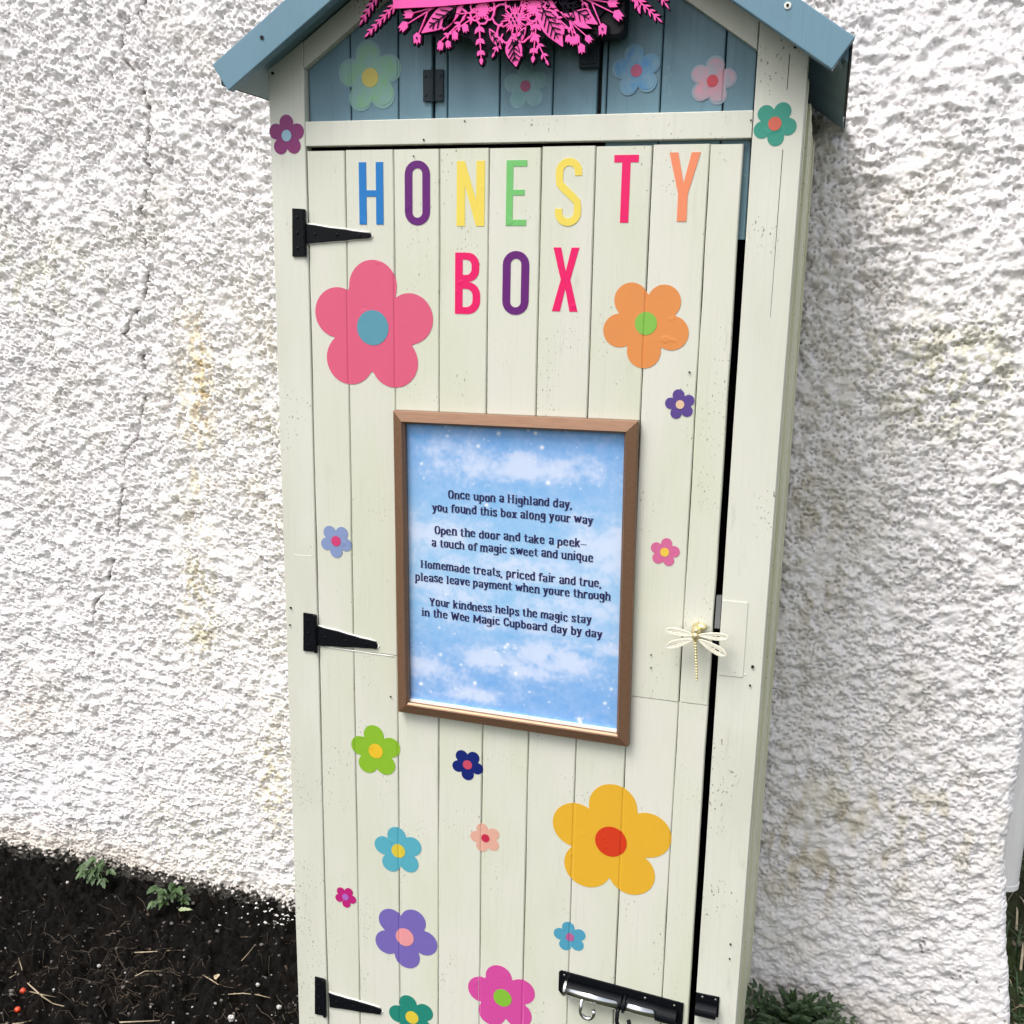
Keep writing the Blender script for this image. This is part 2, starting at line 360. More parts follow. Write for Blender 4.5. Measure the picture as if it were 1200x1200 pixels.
# ------------------------------------------------------------------ the cupboard
W_, DEP, ZBOT = .76, .545, -.05
ZD = 1.6205                                     # top of the door
CUP = empty('garden_cupboard', (.38, .27, ZBOT))
tag(CUP, 'tall cream wooden cupboard with grey blue gabled roof and rainbow letters on its door', 'cupboard')
def xz(px, py, Y=0.): return P(px, py, Y)
def plank(name, x0, x1, y0, y1, z0, z1, mat, parent, ch=.0014, wob=.0005, seg=12, ztopfn=None):
    mb = MB(); v = []; f = []
    jl = [random.uniform(-wob, wob) for _ in range(seg+1)]; jr = [random.uniform(-wob, wob) for _ in range(seg+1)]
    dy = random.uniform(-.0002, .0002)
    for i in range(seg+1):
        for (x, y) in ((x0+jl[i], y1), (x0+jl[i], y0+ch), (x0+jl[i]+ch, y0+dy), (x1-ch+jr[i], y0+dy), (x1+jr[i], y0+ch), (x1+jr[i], y1)):
            zt = z1 if ztopfn is None else ztopfn(x)
            v.append((x, y, z0+(zt-z0)*i/seg))
    for i in range(seg):
        for k in range(6):
            f.append((i*6+k, i*6+(k+1) % 6, (i+1)*6+(k+1) % 6, (i+1)*6+k))
    f += [tuple(range(6)), tuple(range(seg*6+5, seg*6-1, -1))]
    return mb.add(v, f).build(name, mat, parent)
SLOPE = math.tan(math.radians(33.9)); XM = .38
def roof_z(x, off=0.): return 2.018-off-abs(x-XM)*SLOPE     # top surface line of roof slabs
POSTX = [(0, .0572), (.6967, .76)]
# carcass: dark inner box
mb = MB()
mb.box(.012, .024, .02, DEP-.001, ZBOT, 1.72); mb.box(.736, .748, .02, DEP-.001, ZBOT, 1.72); mb.box(.0245, .7355, DEP-.02, DEP-.002, ZBOT, 1.72)
mb.box(.0245, .7355, .05, DEP-.021, ZBOT, ZBOT+.02)
for zz in (.42, .86, 1.28): mb.box(.0245, .7355, .12, DEP-.021, zz, zz+.015)
mb.build('carcass', M['inside'], CUP)
under = lambda x: roof_z(x, .030)
for i, (a, b) in enumerate(POSTX):
    plank('post', a, b, 0, .02, ZBOT, 0, M['cream2'], CUP, .0012, .0003, 14, lambda x: under(x)-.002)
MB().prism([(.7358, 1.684), (.7366, 1.684), (.7368, 1.725), (.7358, 1.725)], -.00030, .001).build('board_crack', M['hole'], CUP)
MB().prism([(.7354, 1.40), (.7358, 1.40), (.7366, 1.612), (.7358, 1.612)], -.00030, .001).build('board_crack', M['hole'], CUP)
# cross rail above the door
plank_rail = MB(); plank_rail.prism([(.0582, 1.6265), (.6957, 1.6265), (.6957, 1.6605), (.0582, 1.6605)], -.001, .018)
plank_rail.build('cross_rail', M['cream2'], CUP, bevel=.001)
# sloping gable trims
zg = 1.733
for s in (-1, 1):
    xa = .0582 if s < 0 else .6957
    zi = lambda x: zg+(abs(xa-XM)-abs(x-XM))*SLOPE
    pts = [(xa, zi(xa)), (XM+s*.002, zi(XM)), (XM+s*.002, under(XM)-.003), (xa, under(xa)-.003)]
    MB().prism(pts, -.0005, .016).build('gable_trim', M['cream2'], CUP, bevel=.0008)
# blue gable boards, set back
GY = .012
seams = [.0582]+[xz(a, b, GY)[0] for a, b in ((411, 110), (467, 110), (508, 110), (524.5, 110), (585.5, 110), (648, 110), (702.5, 105), (711, 105), (774.5, 105), (848, 105))]+[.6957]
gapw = {3: .0022, 7: .003}
for i in range(len(seams)-1):
    a = seams[i]+(gapw.get(i, .0009)); b = seams[i+1]-(gapw.get(i+1, .0009))
    plank('gable_board', a, b, GY+(.0006 if i in (3, 8) else 0), GY+.010, 1.50 if i >= 8 else 1.635, 0, M['blue'], CUP, .0012, .0003, 4, lambda x: under(x)-.004)
MB().prism([(.03, 1.63), (.73, 1.63), (.73, 1.75), (XM, 1.97), (.03, 1.75)], .026, .034).build('gable_lining', M['inside'], CUP)
MB().box(.66, .7355, .036, .046, 1.553, 1.70).build('inner_rail', M['blue'], CUP)
# hatch hinges, painted over
mb = MB(); (a, z1), (b, z0) = xz(496, 82, GY-.003), xz(519.5, 118.5, GY-.003); m_ = (a+b)/2
mb.box(a, m_-.0015, GY-.0045, GY-.001, z0, z1); mb.box(m_+.0015, b, GY-.0045, GY-.001, z0, z1)
mb.tube([(m_, GY-.0055, z0-.001), (m_, GY-.0055, z1+.001)], .0026, 8)
for zz in (.2, .8):
    for xx in (a+.004, b-.004): mb.tube([(xx, GY-.006, z0+(z1-z0)*zz), (xx, GY-.004, z0+(z1-z0)*zz)], .0018, 8)
mb.build('hatch_hinge', M['blue_iron'], CUP, bevel=.0004)
mb = MB(); (a, z1), (b, z0) = xz(679, 52, GY-.01), xz(702, 79, GY-.01)
mb.box(a, b, GY-.012, GY-.001, z0, z1+.02); mb.box(a+.003, b-.003, GY-.014, GY-.012, z0+.004, z1+.018); mb.build('hatch_latch', M['blue_iron'], CUP, bevel=.001)
# roof
for s in (-1, 1):
    xe = XM+s*.428; xi = XM+s*.001
    n = 5                                          # roof boards per slope, running front to back
    for k in range(n):
        xa = XM+s*.428*(k+.004)/n; xb = XM+s*.428*(k+.996)/n
        MB().prism([(xa, roof_z(xa, .005)), (xb, roof_z(xb, .005)), (xb, roof_z(xb, .024)), (xa, roof_z(xa, .024))], -.044, .548).build('roof_board', M['blue'], CUP)
    # felt over the boards
    MB().prism([(xi, roof_z(xi, 0)+.001), (xe+s*.0035, roof_z(xe+s*.0035, 0)+.001), (xe+s*.0035, roof_z(xe+s*.0035, .022)), (xe+s*.001, roof_z(xe+s*.001, .022)), (xe+s*.001, roof_z(xe+s*.001, .0045)), (xi, roof_z(xi, .0045))], -.043, .549).build('roof_felt', M['blue_iron'], CUP)
    # barge board
    bw = .0425/math.cos(math.atan(SLOPE)); ex = .4335; cut = .0425*math.sin(math.atan(SLOPE))
    pts = [(XM+s*.0008, roof_z(XM, -.004)), (XM+s*ex, roof_z(XM+ex, -.004)), (XM+s*(ex-cut), roof_z(XM+ex, -.004)-.0425*math.cos(math.atan(SLOPE))), (XM+s*.0008, roof_z(XM, -.004)-bw)]
    bb = MB().prism(pts, -.062, -.046).build('barge_board', M['blue_roof'], CUP, bevel=.0012)
    px = (307, 44) if s < 0 else (923, 6.5)
    hx, hz = xz(px[0], px[1], -.062)
    if s < 0: MB().tube([(hx, -.0635, hz), (hx, -.060, hz)], .0027, 12).build('screw_hole', M['hole'], CUP)
    else:
        o = MB().tube([(hx, -.0632, hz), (hx, -.060, hz)], .0042, 14).build('screw', M['cord'], CUP)
        MB().tube([(hx, -.0642, hz), (hx, -.0633, hz)], .0018, 8).build('slot', M['hole'], o)
    # soffit batten under the overhang, along the front
    xa, xb = XM+s*.03, XM+s*.420
    MB().prism([(xa, roof_z(xa, .0245)), (xb, roof_z(xb, .0245)), (xb, roof_z(xb, .031)), (xa, roof_z(xa, .031))], -.0455, -.001).build('soffit', M['blue'], CUP)
# sides: vertical weathered boards, their cream lightened for bounce off the wall
for s, X1 in ((1, .76), (-1, 0)):
    ys = [.021, .048, .125, .20, .275, .35, .425, .50, .545]
    for k in range(len(ys)-1):
        off = (.0035, .0, .0055, .002, .004, .001, .003, .006)[k]
        xa, xb = (X1-.012, X1-.002+off) if s > 0 else (.002-off, .012)
        zt = 1.70-(0.012 if k else 0)
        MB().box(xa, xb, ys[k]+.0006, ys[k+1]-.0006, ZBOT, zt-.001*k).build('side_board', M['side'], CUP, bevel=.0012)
# ---- the door
DX0, DX1 = .0585, .6868
mb = MB()
for zz in (.12, .80, 1.46): mb.box(DX0+.02, DX1-.03, .014, .030, zz, zz+.07)
mb.box(DX0+.004, DX1-.004, .0125, .0138, ZBOT+.012, ZD-.003)
DOOR = mb.build('door', M['inside'], CUP, org=(DX0, .0, ZBOT+.01))
dse = [DX0]+[xz(a, b)[0] for a, b in ((404.2, 178), (459, 178), (515.2, 178), (573.6, 178), (635, 175), (698.7, 175), (765, 172), (832.5, 170))]+[DX1]
dse[2] = (dse[2]+xz(469, 950)[0])/2
cuts = {0: .8555, 1: .8548, 7: .838, 8: .8385}
for i in range(9):
    a, b = dse[i]+.0006, dse[i+1]-.0006
    zt = ZD-random.uniform(0, .0012)
    if i in cuts:
        z = cuts[i]
        plank('plank', a, b, 0, .012, ZBOT+.012, z-.0007, M['cream'], DOOR); plank('plank', a, b, .0002, .012, z+.0007, zt, M['cream'], DOOR)
    else: plank('plank', a, b, 0, .012, ZBOT+.012, zt, M['cream'], DOOR)
# repair piece on the right post, nail holes, rust spots
x0, z1 = xz(848, 703); x1 = xz(877, 705)[0]; z0 = xz(873, 790)[1]
MB().prism([(.6972, z0-.006), (x1, z0-.005), (x1, z1), (.6972, z1)], -.0012, -.0002).build('patch_piece', M['cream2'], CUP, bevel=.0005)
MB().prism([(x1+.0006, z0-.0012), (.7368, z0-.0012), (.7368, z0+.0002), (x1+.0006, z0+.0002)], -.0009, .0001).build('putty_line', M['cord'], CUP)
for (a, b, r) in ((882, 781, .0024), (879, 803, .0016), (320, 86, .0022), (932, 55, .0024), (497, 164, .0014), (545, 142, .0010), (880, 141, .0012), (341, 712, .0018), (340, 732, .0014), (458, 816, .0012), (856, 1106, .0014), (855, 1123, .0012), (763, 667+100, .001), (763, 782, .001), (808, 436, .0014), (485, 183, .001)):
    hx, hz = xz(a, b); MB().tube([(hx, -.0026, hz), (hx, .002, hz)], r*.9, 9).build('nail_hole', M['hole'], CUP)
# putty runs by the hinge and the frame (white beads)
def bead(px1, px2, name='paint_bead', r=.0013, parent=CUP):
    a, b = xz(*px1), xz(*px2); n = 7
    MB().tube([(a[0]+(b[0]-a[0])*i/n, .0002, a[1]+(b[1]-a[1])*i/n+random.uniform(-.0004, .0004)) for i in range(n+1)], [r*random.uniform(.6, 1.1) for _ in range(n+1)], 6).build(name, M['cord'], parent, smooth=True)
bead((376, 757), (462, 769.5)); bead((344, 650), (367, 652), r=.0006)
MB().box(.6885, .6958, .001, .012, xz(843, 737)[1], xz(846, 700)[1]).build('door_stop', flat('grey_zinc', (.22, .23, .23), .4, .3), CUP)
MB().box(.6885, .6955, -.001, .010, xz(840, 757)[1], xz(841, 751)[1]).build('latch_tongue', M['black_iron'], CUP)

# ---- T hinges
def t_hinge(plate, strap):
    (x0, z1), (x1, z0) = xz(*plate[0]), xz(*plate[1]); mb = MB()
    mb.prism([(x0, z0), (x1, z0), (x1, z1), (x0+.002, z1+.001)], -.003, -.0002)
    (a0, c0), (a1, c1), (b1, d1), (b0, d0) = [xz(*p) for p in strap]
    h = MB().prism([(x0, z0), (x1, z0+.0005), (x1, z1), (x0+.002, z1+.001)], -.0032, -.0002).build('hinge', M['black_iron'], CUP, bevel=.0006)
    kn = MB()
    for k in range(5): kn.tube([(x1, -.004, z0+(z1-z0)*(k+.05)/5), (x1, -.004, z0+(z1-z0)*(k+.95)/5)], .0034, 8)
    kn.build('hinge_pin', M['black_iron'], h, smooth=False)
    n = 8; top = []; bot = []
    for k in range(n+1):
        q = k/n; top.append((a0+(a1-a0)*q+0, c0+(c1-c0)*q+random.uniform(-.0006, .0006))); bot.append((b0+(b1-b0)*q, d0+(d1-d0)*q+random.uniform(-.0006, .0006)))
    MB().prism(top+[(top[-1][0]+.003, (top[-1][1]+bot[-1][1])/2)]+bot[::-1], -.0034, -.0002).build('strap', M['black_iron'], h, bevel=.0005)
    g = lambda q: ((top[0][0]*(1-q)+top[-1][0]*q), ((top[0][1]+bot[0][1])/2*(1-q)+(top[-1][1]+bot[-1][1])/2*q))
    for q in (.15, .5, .85):
        x, z = g(q); MB().ball((x, -.0036, z), .0024, 8, 5, sc=(1, .5, 1)).build('screw', M['black_iron'], h, smooth=True)
    for q in (.18, .5, .82): MB().ball(((x0+x1)/2-.001, -.0034, z0+(z1-z0)*q), .0024, 8, 5, sc=(1, .5, 1)).build('screw', M['black_iron'], h, smooth=True)
    # pale unpainted rim left round the strap
    rim = MB()
    pts = [(x, -.0002, z+.0006) for x, z in top]; rim.tube(pts, .0015, 5); rim.tube([(x, -.0002, z-.0006) for x, z in bot]+[(bot[-1][0]+.004, -.0002, (top[-1][1]+bot[-1][1])/2)], .0015, 5)
    rim.build('paint_rim', M['cord'], h, smooth=True)
t_hinge([(342, 245), (358.5, 301)], [(359, 263), (434, 273), (434, 279), (359, 286)])
t_hinge([(355, 718), (371.5, 764)], [(372, 733), (441, 752), (442, 760), (372, 756)])
t_hinge([(368.5, 1144), (382, 1190)], [(386, 1163), (446, 1181), (446, 1188), (387, 1179)])

# ---- sliding bolt
(bx0, bz1) = xz(655, 1137, -.003); (bx1, bz0) = xz(802, 1201, -.003); bz0 = bz1-.041
tilt = -.014
def bt(x, z): return (x, z+(x-bx0)*tilt/(bx1-bx0))
bx1 = xz(801, 1178, -.003)[0]
pts = [bt(bx0+.003, bz0), bt(bx1, bz0), bt(bx1, bz1), bt(bx0+.003, bz1), bt(bx0, bz1-.004), bt(bx0, bz0+.004)]
BOLT = MB().prism(pts, -.0032, -.0004).build('sliding_bolt', M['black_iron'], CUP, bevel=.0006)
zc = (bz0+bz1)/2-.001
def along(x, y=-.013): a = bt(x, zc); return (x, y, a[1])
L = bx1-bx0
MB().tube([along(bx0+.010), along(bx0+L*.52)], .0115, 20).build('barrel', M['black_iron'], BOLT, smooth=False)
MB().tube([along(bx0+.016, -.0165), along(bx0+L*.5, -.0165)], .0092, 20).build('rod', M['chrome'], BOLT, smooth=True)
MB().tube([along(bx0+L*.505, -.0150), along(bx0+L*.80, -.0150)], .0088, 20).build('rod', M['chrome'], BOLT, smooth=True)
MB().tube([along(bx0+L*.56, -.0110), along(bx0+L*.8, -.0110)], .0112, 20).build('barrel', M['black_iron'], BOLT)
for q, r in ((.06, .0135), (.535, .014), (.80, .0118)):
    MB().tube([along(bx0+L*q, -.0125), along(bx0+L*q+.0035, -.0125)], r, 20).build('collar', M['chrome'] if q < .1 else M['black_iron'], BOLT)
MB().tube([along(bx0+L*.81), along(bx1-.010)], .0115, 20).build('guide', M['black_iron'], BOLT)
for q, zz, r in ((.045, .85, .0022), (.04, .12, .0022), (.70, .80, .0026), (.93, .82, .0022), (.66, .06, .0022), (.90, .1, .0022)):
    a = bt(bx0+L*q, bz0+(bz1-bz0)*zz); MB().ball((a[0], -.0034, a[1]), r, 8, 5, sc=(1, .5, 1)).build('screw', M['steel'], BOLT, smooth=True)
# hook shaped handles
def hook(q, mat, size, lean=0):
    x = bx0+L*q; a = along(x, -.024); pts = []
    pts.append((x, -.017, a[2])); pts.append((x-.001, -.026, a[2]-.008))
    for k in range(9):
        th = math.pi*(1+k/7.0); pts.append((x+size*(1+math.cos(th))-.001, -.030, a[2]-.020+size*math.sin(th)*1.1))
    MB().tube(pts, .0032, 10).build('bolt_handle', mat, BOLT, smooth=True)
hook(.22, M['chrome'], .011); hook(.51, M['black_iron'], .010)
(kx0, kz1), (kx1, _) = xz(815, 1163, -.002), xz(843, 1172, -.002); kz0 = kz1-.036
KP = MB().box(kx0+.001, kx1, -.0030, -.0004, kz0, kz1).build('bolt_keeper', M['black_iron'], CUP, bevel=.0006)
MB().tube([(kx0+.002, -.011, kz1-.021), (kx1-.003, -.011, kz1-.022)], .0105, 18).build('barrel', M['black_iron'], KP)
for q in (.3, .85): MB().ball((kx0+(kx1-kx0)*q, -.0032, kz1-.005), .0022, 8, 5, sc=(1, .5, 1)).build('screw', M['steel'], KP, smooth=True)

# ---- dragonfly handle
DY = -.026
D0 = xz(815, 746, DY)
DF = MB()
DF.tube([(D0[0], .0, D0[1]+.004), (D0[0], -.014, D0[1]+.004), (D0[0], -.022, D0[1]+.003)], [.009, .006, .007], 14)
DF = DF.build('dragonfly_handle', M['gold'], CUP, smooth=True)
mb = MB(); hx, hz = xz(821, 735, -.012)
mb.ball((hx+.002, -.010, hz), .0082, 14, 9, sc=(1, .7, .65)); mb.build('knob', M['gold'], DF, smooth=True)
mb = MB(); mb.ball((D0[0], DY-.001, D0[1]+.001), .0052, 10, 8, sc=(1, .9, 1.25)); mb.ball((D0[0]+.0005, DY-.001, D0[1]+.0095), .0042, 10, 8)
mb.build('thorax', M['gold'], DF, smooth=True)
tl = xz(816.5, 797, DY); n = 15; mb = MB()
for k in range(n):
    q = k/(n-1); mb.ball((D0[0]+(tl[0]-D0[0])*q, DY+.001, D0[1]-.006+(tl[1]-D0[1]+.006)*q), .0028-.0009*q, 8, 6, sc=(1, 1, .85))
mb.tube([(D0[0], DY+.001, D0[1]), (tl[0], DY+.001, tl[1])], .0011, 6)
mb.build('tail', M['gold'], DF, smooth=True)
def wing(root, tip, wd):
    a = Vector((*xz(root[0], root[1], DY), 0)); b = Vector((*xz(tip[0], tip[1], DY), 0)); d = b-a; Lw = d.length; d.normalize(); nrm = Vector((-d.y, d.x, 0))
    out = []; inn = []; n = 18
    for k in range(n):
        th = 2*math.pi*k/n; s = (1-math.cos(th))/2; wv = wd*math.sin(th)*(.42+.58*s)
        p = a+d*(Lw*s)+nrm*wv; q = a+d*(Lw*(.07+.88*s))+nrm*wv*.55
        out.append((p.x, p.y)); inn.append((q.x, q.y))
    m = MB(); m.ring(out, inn, DY-.0018, DY+.0006)
    for o in (-.28, .28):
        p = a+nrm*wd*o*.3+d*Lw*.05; q = a+nrm*wd*o*1.1+d*Lw*.93
        w2 = nrm*.0011; m.prism([(p.x+w2.x, p.y+w2.y), (q.x+w2.x, q.y+w2.y), (q.x-w2.x, q.y-w2.y), (p.x-w2.x, p.y-w2.y)], DY-.0014, DY+.0004)
    for s in (.35, .55, .75):
        p = a+d*Lw*s-nrm*wd*.72; q = a+d*Lw*(s+.06)+nrm*wd*.72; w2 = d*.0009
        m.prism([(p.x+w2.x, p.y+w2.y), (q.x+w2.x, q.y+w2.y), (q.x-w2.x, q.y-w2.y), (p.x-w2.x, p.y-w2.y)], DY-.0012, DY+.0003)
    m.build('wing', M['wing'], DF, bevel=.0003)
wing((813, 744), (780, 738), .0078); wing((818, 744), (854, 747), .0078); wing((812, 749), (780, 758), .0082); wing((818, 749), (851, 768), .0090)

# ---- big letters
def lcol(name, c): return vinyl(name, srgb(*c))
LC = {'blue': lcol('blue_vinyl', (30, 128, 205)), 'purple': lcol('purple_vinyl', (106, 28, 122)), 'yellow': lcol('yellow_vinyl', (250, 226, 98)),
      'green': lcol('green_vinyl', (122, 205, 118)), 'pink': lcol('hot_pink_vinyl', (247, 22, 110)), 'orange': lcol('orange_vinyl', (252, 150, 108))}
def rrect(x0, x1, z0, z1, r, n=6):
    o = []
    for cx, cz, a0 in ((x1-r, z1-r, 0), (x0+r, z1-r, 90), (x0+r, z0+r, 180), (x1-r, z0+r, 270)):
        for k in range(n+1):
            a = math.radians(a0+90*k/n); o.append((cx+r*math.cos(a), cz+r*math.sin(a)))
    return o
def ribbon(pts, hw):
    L_, R2 = [], []
    for i, p in enumerate(pts):
        a = pts[max(i-1, 0)]; b = pts[min(i+1, len(pts)-1)]; dx, dz = b[0]-a[0], b[1]-a[1]; l = math.hypot(dx, dz) or 1
        L_.append((p[0]-dz/l*hw, p[1]+dx/l*hw)); R2.append((p[0]+dz/l*hw, p[1]-dx/l*hw))
    return L_, R2
def letter(ch, box, col, word):
    (x0, z1), (x1, z0) = xz(box[0], box[1]), xz(box[2], box[3]); zc_ = (z0+z1)/2
    # keep upright: use centre height and true size
    cxp, cyp = (box[0]+box[2])/2, (box[1]+box[3])/2
    xa, xb = xz(box[0], cyp)[0], xz(box[2], cyp)[0]; z0, z1 = xz(cxp, box[3])[1], xz(cxp, box[1])[1]
    w, h = xb-xa, z1-z0; k = w*.30; y0, y1 = -.0007, .0002; mb = MB(); e = .0; X = lambda f: xa+w*f; Zf = lambda f: z0+h*f
    P_ = lambda L_: mb.prism(L_, y0, y1)
    if ch == 'H':
        mb.box(xa, xa+k, y0, y1, z0, z1); mb.box(xb-k, xb, y0, y1, z0, z1); mb.box(xa+k, xb-k, y0, y1, zc_-k*.38, zc_+k*.38)
    elif ch == 'O':
        mb.ring(rrect(xa, xb, z0, z1, w*.49), rrect(xa+k, xb-k, z0+k*.9, z1-k*.9, (w-2*k)*.49), y0, y1)
    elif ch == 'N':
        P_([(xa, z0), (xa+k, z0), (xa+k, Zf(.62)), (xb-k, z0), (xb, z0), (xb, z1), (xb-k, z1), (xb-k, Zf(.40)), (xa+k*.95, z1), (xa, z1)])
    elif ch == 'E':
        t_ = k*.92; P_([(xa, z0), (xb, z0), (xb, z0+t_), (xa+k*1.1, z0+t_), (xa+k*1.1, zc_-t_*.35), (xb-w*.1, zc_-t_*.35), (xb-w*.1, zc_+t_*.55), (xa+k*1.1, zc_+t_*.55), (xa+k*1.1, z1-t_), (xb, z1-t_), (xb, z1), (xa, z1)])
    elif ch == 'T':
        P_([(xa, z1), (xa, z1-k*.95), (X(.5)-k*.58, z1-k*.95), (X(.5)-k*.58, z0), (X(.5)+k*.58, z0), (X(.5)+k*.58, z1-k*.95), (xb, z1-k*.95), (xb, z1)])
    elif ch == 'Y':
        P_([(xa, z1), (xa+k*.95, z1), (X(.5), Zf(.56)), (xb-k*.95, z1), (xb, z1), (X(.5)+k*.52, Zf(.40)), (X(.5)+k*.52, z0), (X(.5)-k*.52, z0), (X(.5)-k*.52, Zf(.40))])
    elif ch == 'X':
        P_([(xa, z1), (xa+k, z1), (X(.5), Zf(.63)), (xb-k, z1), (xb, z1), (X(.5)+k*.62, Zf(.5)), (xb, z0), (xb-k*1.05, z0), (X(.5), Zf(.36)), (xa+k*1.05, z0), (xa, z0), (X(.5)-k*.62, Zf(.5))])
    elif ch == 'B':
        zs_ = Zf(.53)
        mb.box(xa, xa+k, y0, y1, z0, z1)
        def D_(za, zb, xr):
            n = 8; r = (zb-za)*.42; ro = min(xr-xa-k, r); out = [(xa+k, zb)]+[(xr-ro+ro*math.cos(math.radians(90-90*i/n)), zb-ro+ro*math.sin(math.radians(90-90*i/n))) for i in range(n+1)]+[(xr-ro+ro*math.cos(math.radians(-90*i/n)), za+ro-ro*math.sin(math.radians(90*i/n))) for i in range(n+1)]+[(xa+k, za)]
            ri = max(ro-k*.8, .002); th = k*.85; xr2 = xr-k
            inn = [(xa+k, zb-th)]+[(xr2-ri+ri*math.cos(math.radians(90-90*i/n)), zb-th-ri+ri*math.sin(math.radians(90-90*i/n))) for i in range(n+1)]+[(xr2-ri+ri*math.cos(math.radians(-90*i/n)), za+th+ri-ri*math.sin(math.radians(90*i/n))) for i in range(n+1)]+[(xa+k, za+th)]
            m = len(out)
            for i in range(m-1): mb.prism([out[i], out[i+1], inn[i+1], inn[i]], y0, y1)
        D_(zs_-k*.02, z1, xb-w*.05); D_(z0, zs_-k*.03, xb)
    elif ch == 'S':
        hw = k*.46; c1 = X(.5); rx = w/2-hw; pts = []
        ru = rx; zt, zb = z1-hw, z0+hw
        pts += [(xb-hw, zt-ru*1.35)]
        for i in range(0, 13): a = math.radians(180*i/12); pts.append((c1+rx*math.cos(a), zt-ru+ru*math.sin(a)))
        pts += [(xa+hw, zt-ru*1.5), (xa+hw*1.15, Zf(.62)), (X(.36), Zf(.54)), (X(.64), Zf(.44)), (xb-hw*1.15, Zf(.36)), (xb-hw, zb+ru*1.5)]
        for i in range(0, 13): a = math.radians(-180*i/12); pts.append((c1+rx*math.cos(a), zb+ru+ru*math.sin(a)))
        pts += [(xa+hw, zb+ru*1.35)]
        a, b = ribbon(pts, hw)
        for i in range(len(pts)-1): mb.prism([a[i], a[i+1], b[i+1], b[i]], y0-i*.00001, y1)
    o = mb.build('letter', LC[col], CUP)
    o['label'] = '%s letter %s in the word %s' % ({'pink': 'hot pink', 'green': 'light green'}.get(col, col), ch, word)
for ch, bx, c in (('H', (421, 190, 449.3, 263), 'blue'), ('O', (474.5, 188, 504, 264), 'purple'), ('N', (535.3, 188.5, 568, 265), 'yellow'), ('E', (593.3, 187.7, 617.3, 264.5), 'green'), ('S', (651, 185, 681.7, 265), 'yellow'), ('T', (718.7, 181.5, 747.3, 261), 'pink'), ('Y', (782.7, 178.5, 819, 259.5), 'orange')): letter(ch, bx, c, 'HONESTY')
for ch, bx, c in (('B', (533.4, 296, 563, 368), 'pink'), ('O', (589, 294, 620, 369), 'purple'), ('X', (647.7, 290, 678, 365), 'pink')): letter(ch, bx, c, 'BOX')

# ---- flower stickers
def flower_poly(cx, cz, R, rot, a=.385, b=.385, d=.615, n=110, sx=1., jit=.03):
    js = [(random.uniform(-3, 3), 1+random.uniform(-jit, jit)) for _ in range(5)]; o = []
    for i in range(n):
        th = 2*math.pi*i/n; best = .30
        for k in range(5):
            ph = math.radians(rot+72*k+js[k][0]); dd = th-ph; c_, s_ = math.cos(dd), math.sin(dd)   # ray in petal frame (petal axis = x)
            A_, B_ = a*js[k][1], b*js[k][1]; qa = (c_/A_)**2+(s_/B_)**2; qb = -2*c_*d/A_**2; qc = (d/A_)**2-1; disc = qb*qb-4*qa*qc
            if disc >= 0:
                r = (-qb+math.sqrt(disc))/2/qa
                if r > best: best = r
        o.append((cx+R*best*math.sin(th)*sx, cz+R*best*math.cos(th)))
    return o
def sticker_mesh(poly, y, thick, seamlist, sy):
    bm = bmesh.new(); vs = [bm.verts.new((x, y, z)) for x, z in poly]; c0 = bm.verts.new((sum(p[0] for p in poly)/len(poly), y, sum(p[1] for p in poly)/len(poly)))
    for i in range(len(vs)): bm.faces.new((vs[i], vs[(i+1) % len(vs)], c0))
    for s in seamlist:
        for off in (-.0026, -.0008, .0008, .0026):
            bmesh.ops.bisect_plane(bm, geom=bm.verts[:]+bm.edges[:]+bm.faces[:], plane_co=(s+off, 0, 0), plane_no=(1, 0, 0))
    for v in bm.verts:
        for s in seamlist:
            if abs(v.co.x-s) < .0010: v.co.y += sy
    bmesh.ops.recalc_face_normals(bm, faces=bm.faces)
    if bm.faces and sum(f.normal.y*f.calc_area() for f in bm.faces) > 0: bmesh.ops.reverse_faces(bm, faces=bm.faces)
    ext = bmesh.ops.extrude_face_region(bm, geom=bm.faces[:])
    # push original (now interior) back: keep the extruded copy in front
    for e in ext['geom']:
        if isinstance(e, bmesh.types.BMVert): e.co.y -= thick
    bmesh.ops.recalc_face_normals(bm, faces=bm.faces)
    v = [tuple(q.co) for q in bm.verts]; bm.verts.index_update(); f = [tuple(q.index for q in ff.verts) for ff in bm.faces]; bm.free()
    return v, f
VC = {}
def vc(c, water=False):
    k = (c, water)
    if k not in VC: VC[k] = vinyl('printed_sticker_vinyl', srgb(*c), water=water)
    return VC[k]
def sticker(cx, cy, r, rot, col, ccol, cr, label, Y=0., water=False, seamx=None, sx=1., off=(0, 0)):
    x, z = xz(cx, cy, Y); R = abs(xz(cx+r, cy, Y)[0]-xz(cx-r, cy, Y)[0])/2
    seamx = seamx if seamx is not None else dse[1:-1]
    if water:                                     # translucent halo of vinyl round the painted petals
        v, f = sticker_mesh(flower_poly(x, z, R*1.04, rot), Y-.0004, .0002, [s for s in seamx if abs(s-x) < R*1.04], .0008)
        halo = MB().add(v, f).build('sticker_film', vc(tuple(int(.45*a+.55*b) for a, b in zip(col, (128, 165, 180))), True), CUP)
    v, f = sticker_mesh(flower_poly(x, z, R*(.93 if water else 1), rot, sx=sx), Y-(.0008 if water else .0004), .0002, [s for s in seamx if abs(s-x) < R], .0010)
    o = MB().add(v, f).build('flower_sticker', vc(col, water), CUP); o['label'] = label
    xo, zo = x+off[0], z+off[1]; Rc = R*cr
    pc = [(xo+Rc*math.sin(2*math.pi*i/28), zo+Rc*1.02*math.cos(2*math.pi*i/28)) for i in range(28)]
    v, f = sticker_mesh(pc, Y-(.0012 if water else .0008), .0002, [s for s in seamx if abs(s-x) < Rc], .0010)
    MB().add(v, f).build('flower_centre', vc(ccol), o)
